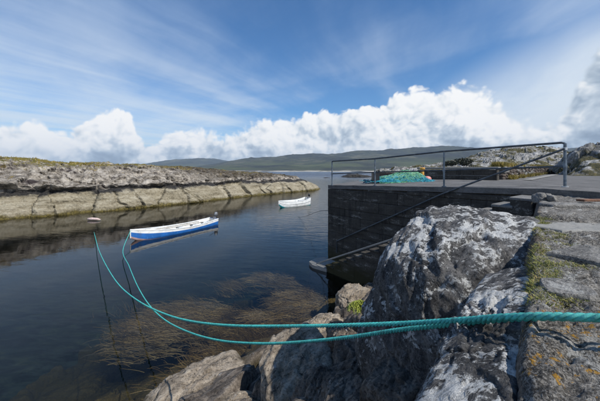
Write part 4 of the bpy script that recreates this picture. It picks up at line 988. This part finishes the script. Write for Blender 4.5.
def small_things():
    p = pix(422.3, 181, 12.95); z = deckz(p.x, p.y)
    o = empty('mooring_bollard', (p.x, p.y, z), 'orange weathered mooring post beside the fishing net', 'bollard')
    MB().tube([(p.x, p.y, z), (p.x, p.y, z+.03), (p.x, p.y, z+.05), (p.x, p.y, z+.50)], [.11, .11, .085, .08], 12).build('post', M['orange'], o)
    MB().tube([(p.x, p.y, z+.50), (p.x, p.y, z+.52), (p.x, p.y, z+.58), (p.x, p.y, z+.60)], [.08, .115, .115, .07], 12).build('cap', M['orange'], o)
    p = pix(375.5, 183.2, 12.5); z = deckz(p.x, p.y)
    o = empty('fish_box', (p.x, p.y, z), 'dark plastic fish box standing by the second railing post', 'crate')
    for k, (cx, cy, sx, sy) in enumerate(((0, -.13, .28, .02), (0, .13, .28, .02), (-.13, 0, .02, .24), (.13, 0, .02, .24))):
        MB().box((p.x+cx, p.y+cy, z+.24), (sx, sy, .48)).build('side_panel', M['black'], o)
    MB().box((p.x, p.y, z+.02), (.26, .25, .03)).build('base', M['black'], o); MB().box((p.x, p.y, z+.492), (.31, .31, .025), None, .006).build('lid', M['black'], o)
    p = pix(367, 184.4, 12.5); z = deckz(p.x, p.y); m = MB(); rg = random.Random(3); pts = []
    for k in range(150):
        a = k*.42; r = .09+.05*math.sin(k*.11)+rg.uniform(-.02, .02); pts.append((p.x+math.cos(a)*r*1.2, p.y+math.sin(a)*r, z+.03+.0016*k*(1 if k < 90 else .6)+rg.uniform(0, .02)))
    o = m.tube(pts, .018, 6).build('rope_coil', M['bluerope'], origin=(p.x, p.y, z)); tag(o, 'tangled dark blue rope coil lying near the outer quay corner', 'rope coil')
    # slabs and rusty board on the right-hand ground
    def slab(px, py, D, sx, sy, rot, th, mat, name, label, cat, seed, tilt=0, group=None, lift=.0):
        p = pix(px, py, D); z = gz(p.x, p.y); rng = np.random.default_rng(seed); n = 13; poly = []
        for k in range(n):
            a = 2*math.pi*k/n; rr = 1/max(abs(math.cos(a)), abs(math.sin(a)))**.8; rr *= rng.uniform(.82, 1.04); x, y = math.cos(a)*rr*sx, math.sin(a)*rr*sy
            poly.append((x*math.cos(rot)-y*math.sin(rot), x*math.sin(rot)+y*math.cos(rot)))
        # rounded rim and rough top: concentric rings
        V = []; F = []; rings = [(1.0, -.09), (1.02, th*.25), (1.0, th*.7), (.95, th), (.7, th*1.05), (.4, th*1.02), (.12, th)]
        for s, h in rings:
            for (x, y) in poly:
                for q in range(4): pass
                V.append((p.x+x*s, p.y+y*s, z+lift+h+x*tilt))
        Vn = np.array(V); Vn[:, 2] += .012*fbm(Vn/.12, 3, .6, seed); Vn[:, :2] += .02*np.stack([fbm(Vn/.15, 2, .5, seed+1), fbm(Vn/.15, 2, .5, seed+2)], 1)
        for r in range(len(rings)-1):
            for k in range(n): F.append((r*n+k, r*n+(k+1) % n, (r+1)*n+(k+1) % n, (r+1)*n+k))
        F.append(tuple((len(rings)-1)*n+k for k in range(n)))
        o = mesh_obj(name, Vn, F, mat, None, False, origin=(p.x, p.y, z)); tag(o, label, cat, group); return o
    g = 'flat stone slabs on the quay-side ground'
    slab(578, 224, 3.0, .42, .22, R(5), .02, M['pale_concrete'], 'stone_slab', 'pale flat concrete patch on the ground at the right, lightest of the slabs', 'slab', 1, group=g)
    slab(592, 255, 1.95, .26, .17, R(25), .028, M['slab_rock'], 'stone_slab', 'broken grey slab right of the green grass strip', 'slab', 2, group=g)
    slab(578, 209, 4.6, .55, .22, R(-6), .04, M['slab_rock'], 'stone_slab', 'thin grey slab lying under the rusty board', 'slab', 3, group=g)
    slab(566, 283, 1.42, .12, .10, R(50), .016, M['slab_rock'], 'stone_slab', 'small flat grey stone just above the thick rope at the right', 'slab', 5, group=g)
    p = pix(590, 206.3, 4.75); z = gz(p.x, p.y)+.10
    o = MB().box((p.x+.1, p.y, z), (.62, .13, .035), (Vector((.99, .12, 0)), Vector((-.12, .99, 0)), Vector((0, 0, 1))), .006).build('timber_board', M['rust'], origin=(p.x, p.y, z)); tag(o, 'rusty brown weathered board lying on the rocks by the quay edge', 'board')
    for i, (px, py, D, s) in enumerate(((541, 207, 5.6, .13), (547, 203.5, 5.9, .10), (552, 208, 5.4, .09))):
        p = pix(px, py, D); zz = gz(p.x, p.y)
        rock('loose_stone', (p.x, p.y, zz+s*.4), ell(s, s*.8, s*.8, i, 8, 70+i), M['slab_rock'], ('left brownish loose stone at the foot of the top steps', 'upper loose stone tucked under the quay edge by the steps', 'right loose stone below the quay edge')[i], 'stone', sub=4, amp=.12, seed=80+i, strata=.004, spacing=.05, group='loose stones by the top steps', fine=.5)
small_things()

# ------------------------------------------------------------------ plants
def grass():
    rng = np.random.default_rng(6); path = np.array([(1.12, 1.28), (1.38, 1.62), (1.65, 1.95), (2.0, 2.35), (2.35, 2.75), (2.7, 3.15), (3.05, 3.6)]); wd = np.array([.05, .09, .13, .13, .13, .13, .1])
    cl = [(rng.uniform(0, 6), rng.normal(0, 1)) for _ in range(90)]
    vs = []; fs = []
    for (t, q) in cl:
        i = min(5, int(t)); fr = t-i; b = path[i]*(1-fr)+path[i+1]*fr; w = np.interp(t, range(7), wd); nx = np.array([.8, -.6]); cc = b+nx*q*w*.7
        for _ in range(rng.integers(120, 420)):
            x, y = cc+rng.normal(0, .035, 2); z = gz(x, y)-.012; a = rng.uniform(0, 6.28); h = rng.uniform(.006, .026); l = rng.normal(0, .012, 2); wv = rng.uniform(.0012, .003); k = len(vs); dx, dy = math.cos(a)*wv, math.sin(a)*wv
            vs += [(x-dx, y-dy, z), (x+dx, y+dy, z), (x+dx*.7+l[0]*.5, y+dy*.7+l[1]*.5, z+h*.65), (x-dx*.7+l[0]*.5, y-dy*.7+l[1]*.5, z+h*.65), (x+l[0]*1.3, y+l[1]*1.3, z+h)]
            fs += [(k, k+1, k+2), (k, k+2, k+3), (k+3, k+2, k+4)]
    tag(fast_grid('grass', np.array(vs), np.array(fs), M['grass'], False), kind='stuff')
grass()
def seaweed():
    rng = np.random.default_rng(12); vs = []; fs = []
    def flow(x, y):
        q = [[x/2.4, y/2.4, 1.5]]; return R(172)+2.3*vnoise(q, 2)[0]+1.2*vnoise([[x/.8, y/.8, 7.]], 3)[0]
    for _ in range(1000):                                   # clumps rooted on the slope, fronds streaming with the tide
        a = rng.uniform(-3.1, 4.8); out = abs(rng.normal(0, 2.7))+.1
        x = .70*a-.716*out-.1; y = 7.2+.716*a+.70*out
        if x > 1.7 and y > 10.6: continue
        dens = vnoise([[x/1.5, y/1.5, 0]], 6)[0]+.5*vnoise([[x/.6, y/.6, 4]], 9)[0]
        if dens < .02+.05*out+.10*max(0, -1.5-a): continue
        zt = -rng.uniform(.34, .70)-out*rng.uniform(.04, .13); cur0 = rng.normal(0, .22); h0 = flow(x, y); h1 = flow(x+.5*math.cos(h0), y+.5*math.sin(h0))-h0; R_ = rng.uniform(.15, .34)
        for _k in range(rng.integers(60, 150)):
            px, py = x+rng.normal(0, R_), y+rng.normal(0, R_); ln = rng.uniform(.25, .85); nseg = 6; w = rng.uniform(.0016, .0048); j = rng.normal(0, .26)
            z0 = zt-abs(rng.normal(0, .10)); k0 = len(vs)
            for s in range(nseg):
                ha = h0+(h1+.25*math.sin(7*px+5*py))*s/5+j+cur0*s; t = s/(nseg-1); ww = w*(1-.75*t)
                vs += [(px-math.sin(ha)*ww, py+math.cos(ha)*ww, z0-.10*(1-t)**2), (px+math.sin(ha)*ww, py-math.cos(ha)*ww, z0-.10*(1-t)**2+.006)]
                px += math.cos(ha)*ln/nseg; py += math.sin(ha)*ln/nseg
            fs += [(k0+2*s, k0+2*s+1, k0+2*s+3, k0+2*s+2) for s in range(nseg-1)]
    V = np.array(vs); V[:, 2] = np.minimum(V[:, 2], -.13)
    tag(fast_grid('seaweed', V, np.array(fs), M['kelp'], True), kind='stuff')
    # bright green weed hanging on the rock by the big boulder
    c = pix(360, 306, 5.6); m = []; f = []
    for _ in range(420):
        r = rng.random()**.6; a = rng.uniform(0, 6.28); px, py, pz = c.x+math.cos(a)*r*.22, c.y+math.sin(a)*r*.14, c.z+.10-r*.10+rng.uniform(-.02, .04); ha = rng.uniform(0, 6.28); k0 = len(m); w = rng.uniform(.006, .014)
        for s in range(5):
            ww = w*(1-.15*s); m += [(px-math.sin(ha)*ww, py+math.cos(ha)*ww, pz), (px+math.sin(ha)*ww, py-math.cos(ha)*ww, pz+.004)]; px += math.cos(ha)*.026; py += math.sin(ha)*.026; pz -= .012+.012*s*rng.random(); ha += rng.normal(0, .5)
        f += [(k0+2*s, k0+2*s+1, k0+2*s+3, k0+2*s+2) for s in range(4)]
    o = fast_grid('green_weed', np.array(m), np.array(f), M['wrack'], True, origin=tuple(c)); tag(o, 'bright yellow-green weed clump on the rock beside the big boulder', 'seaweed')
seaweed()
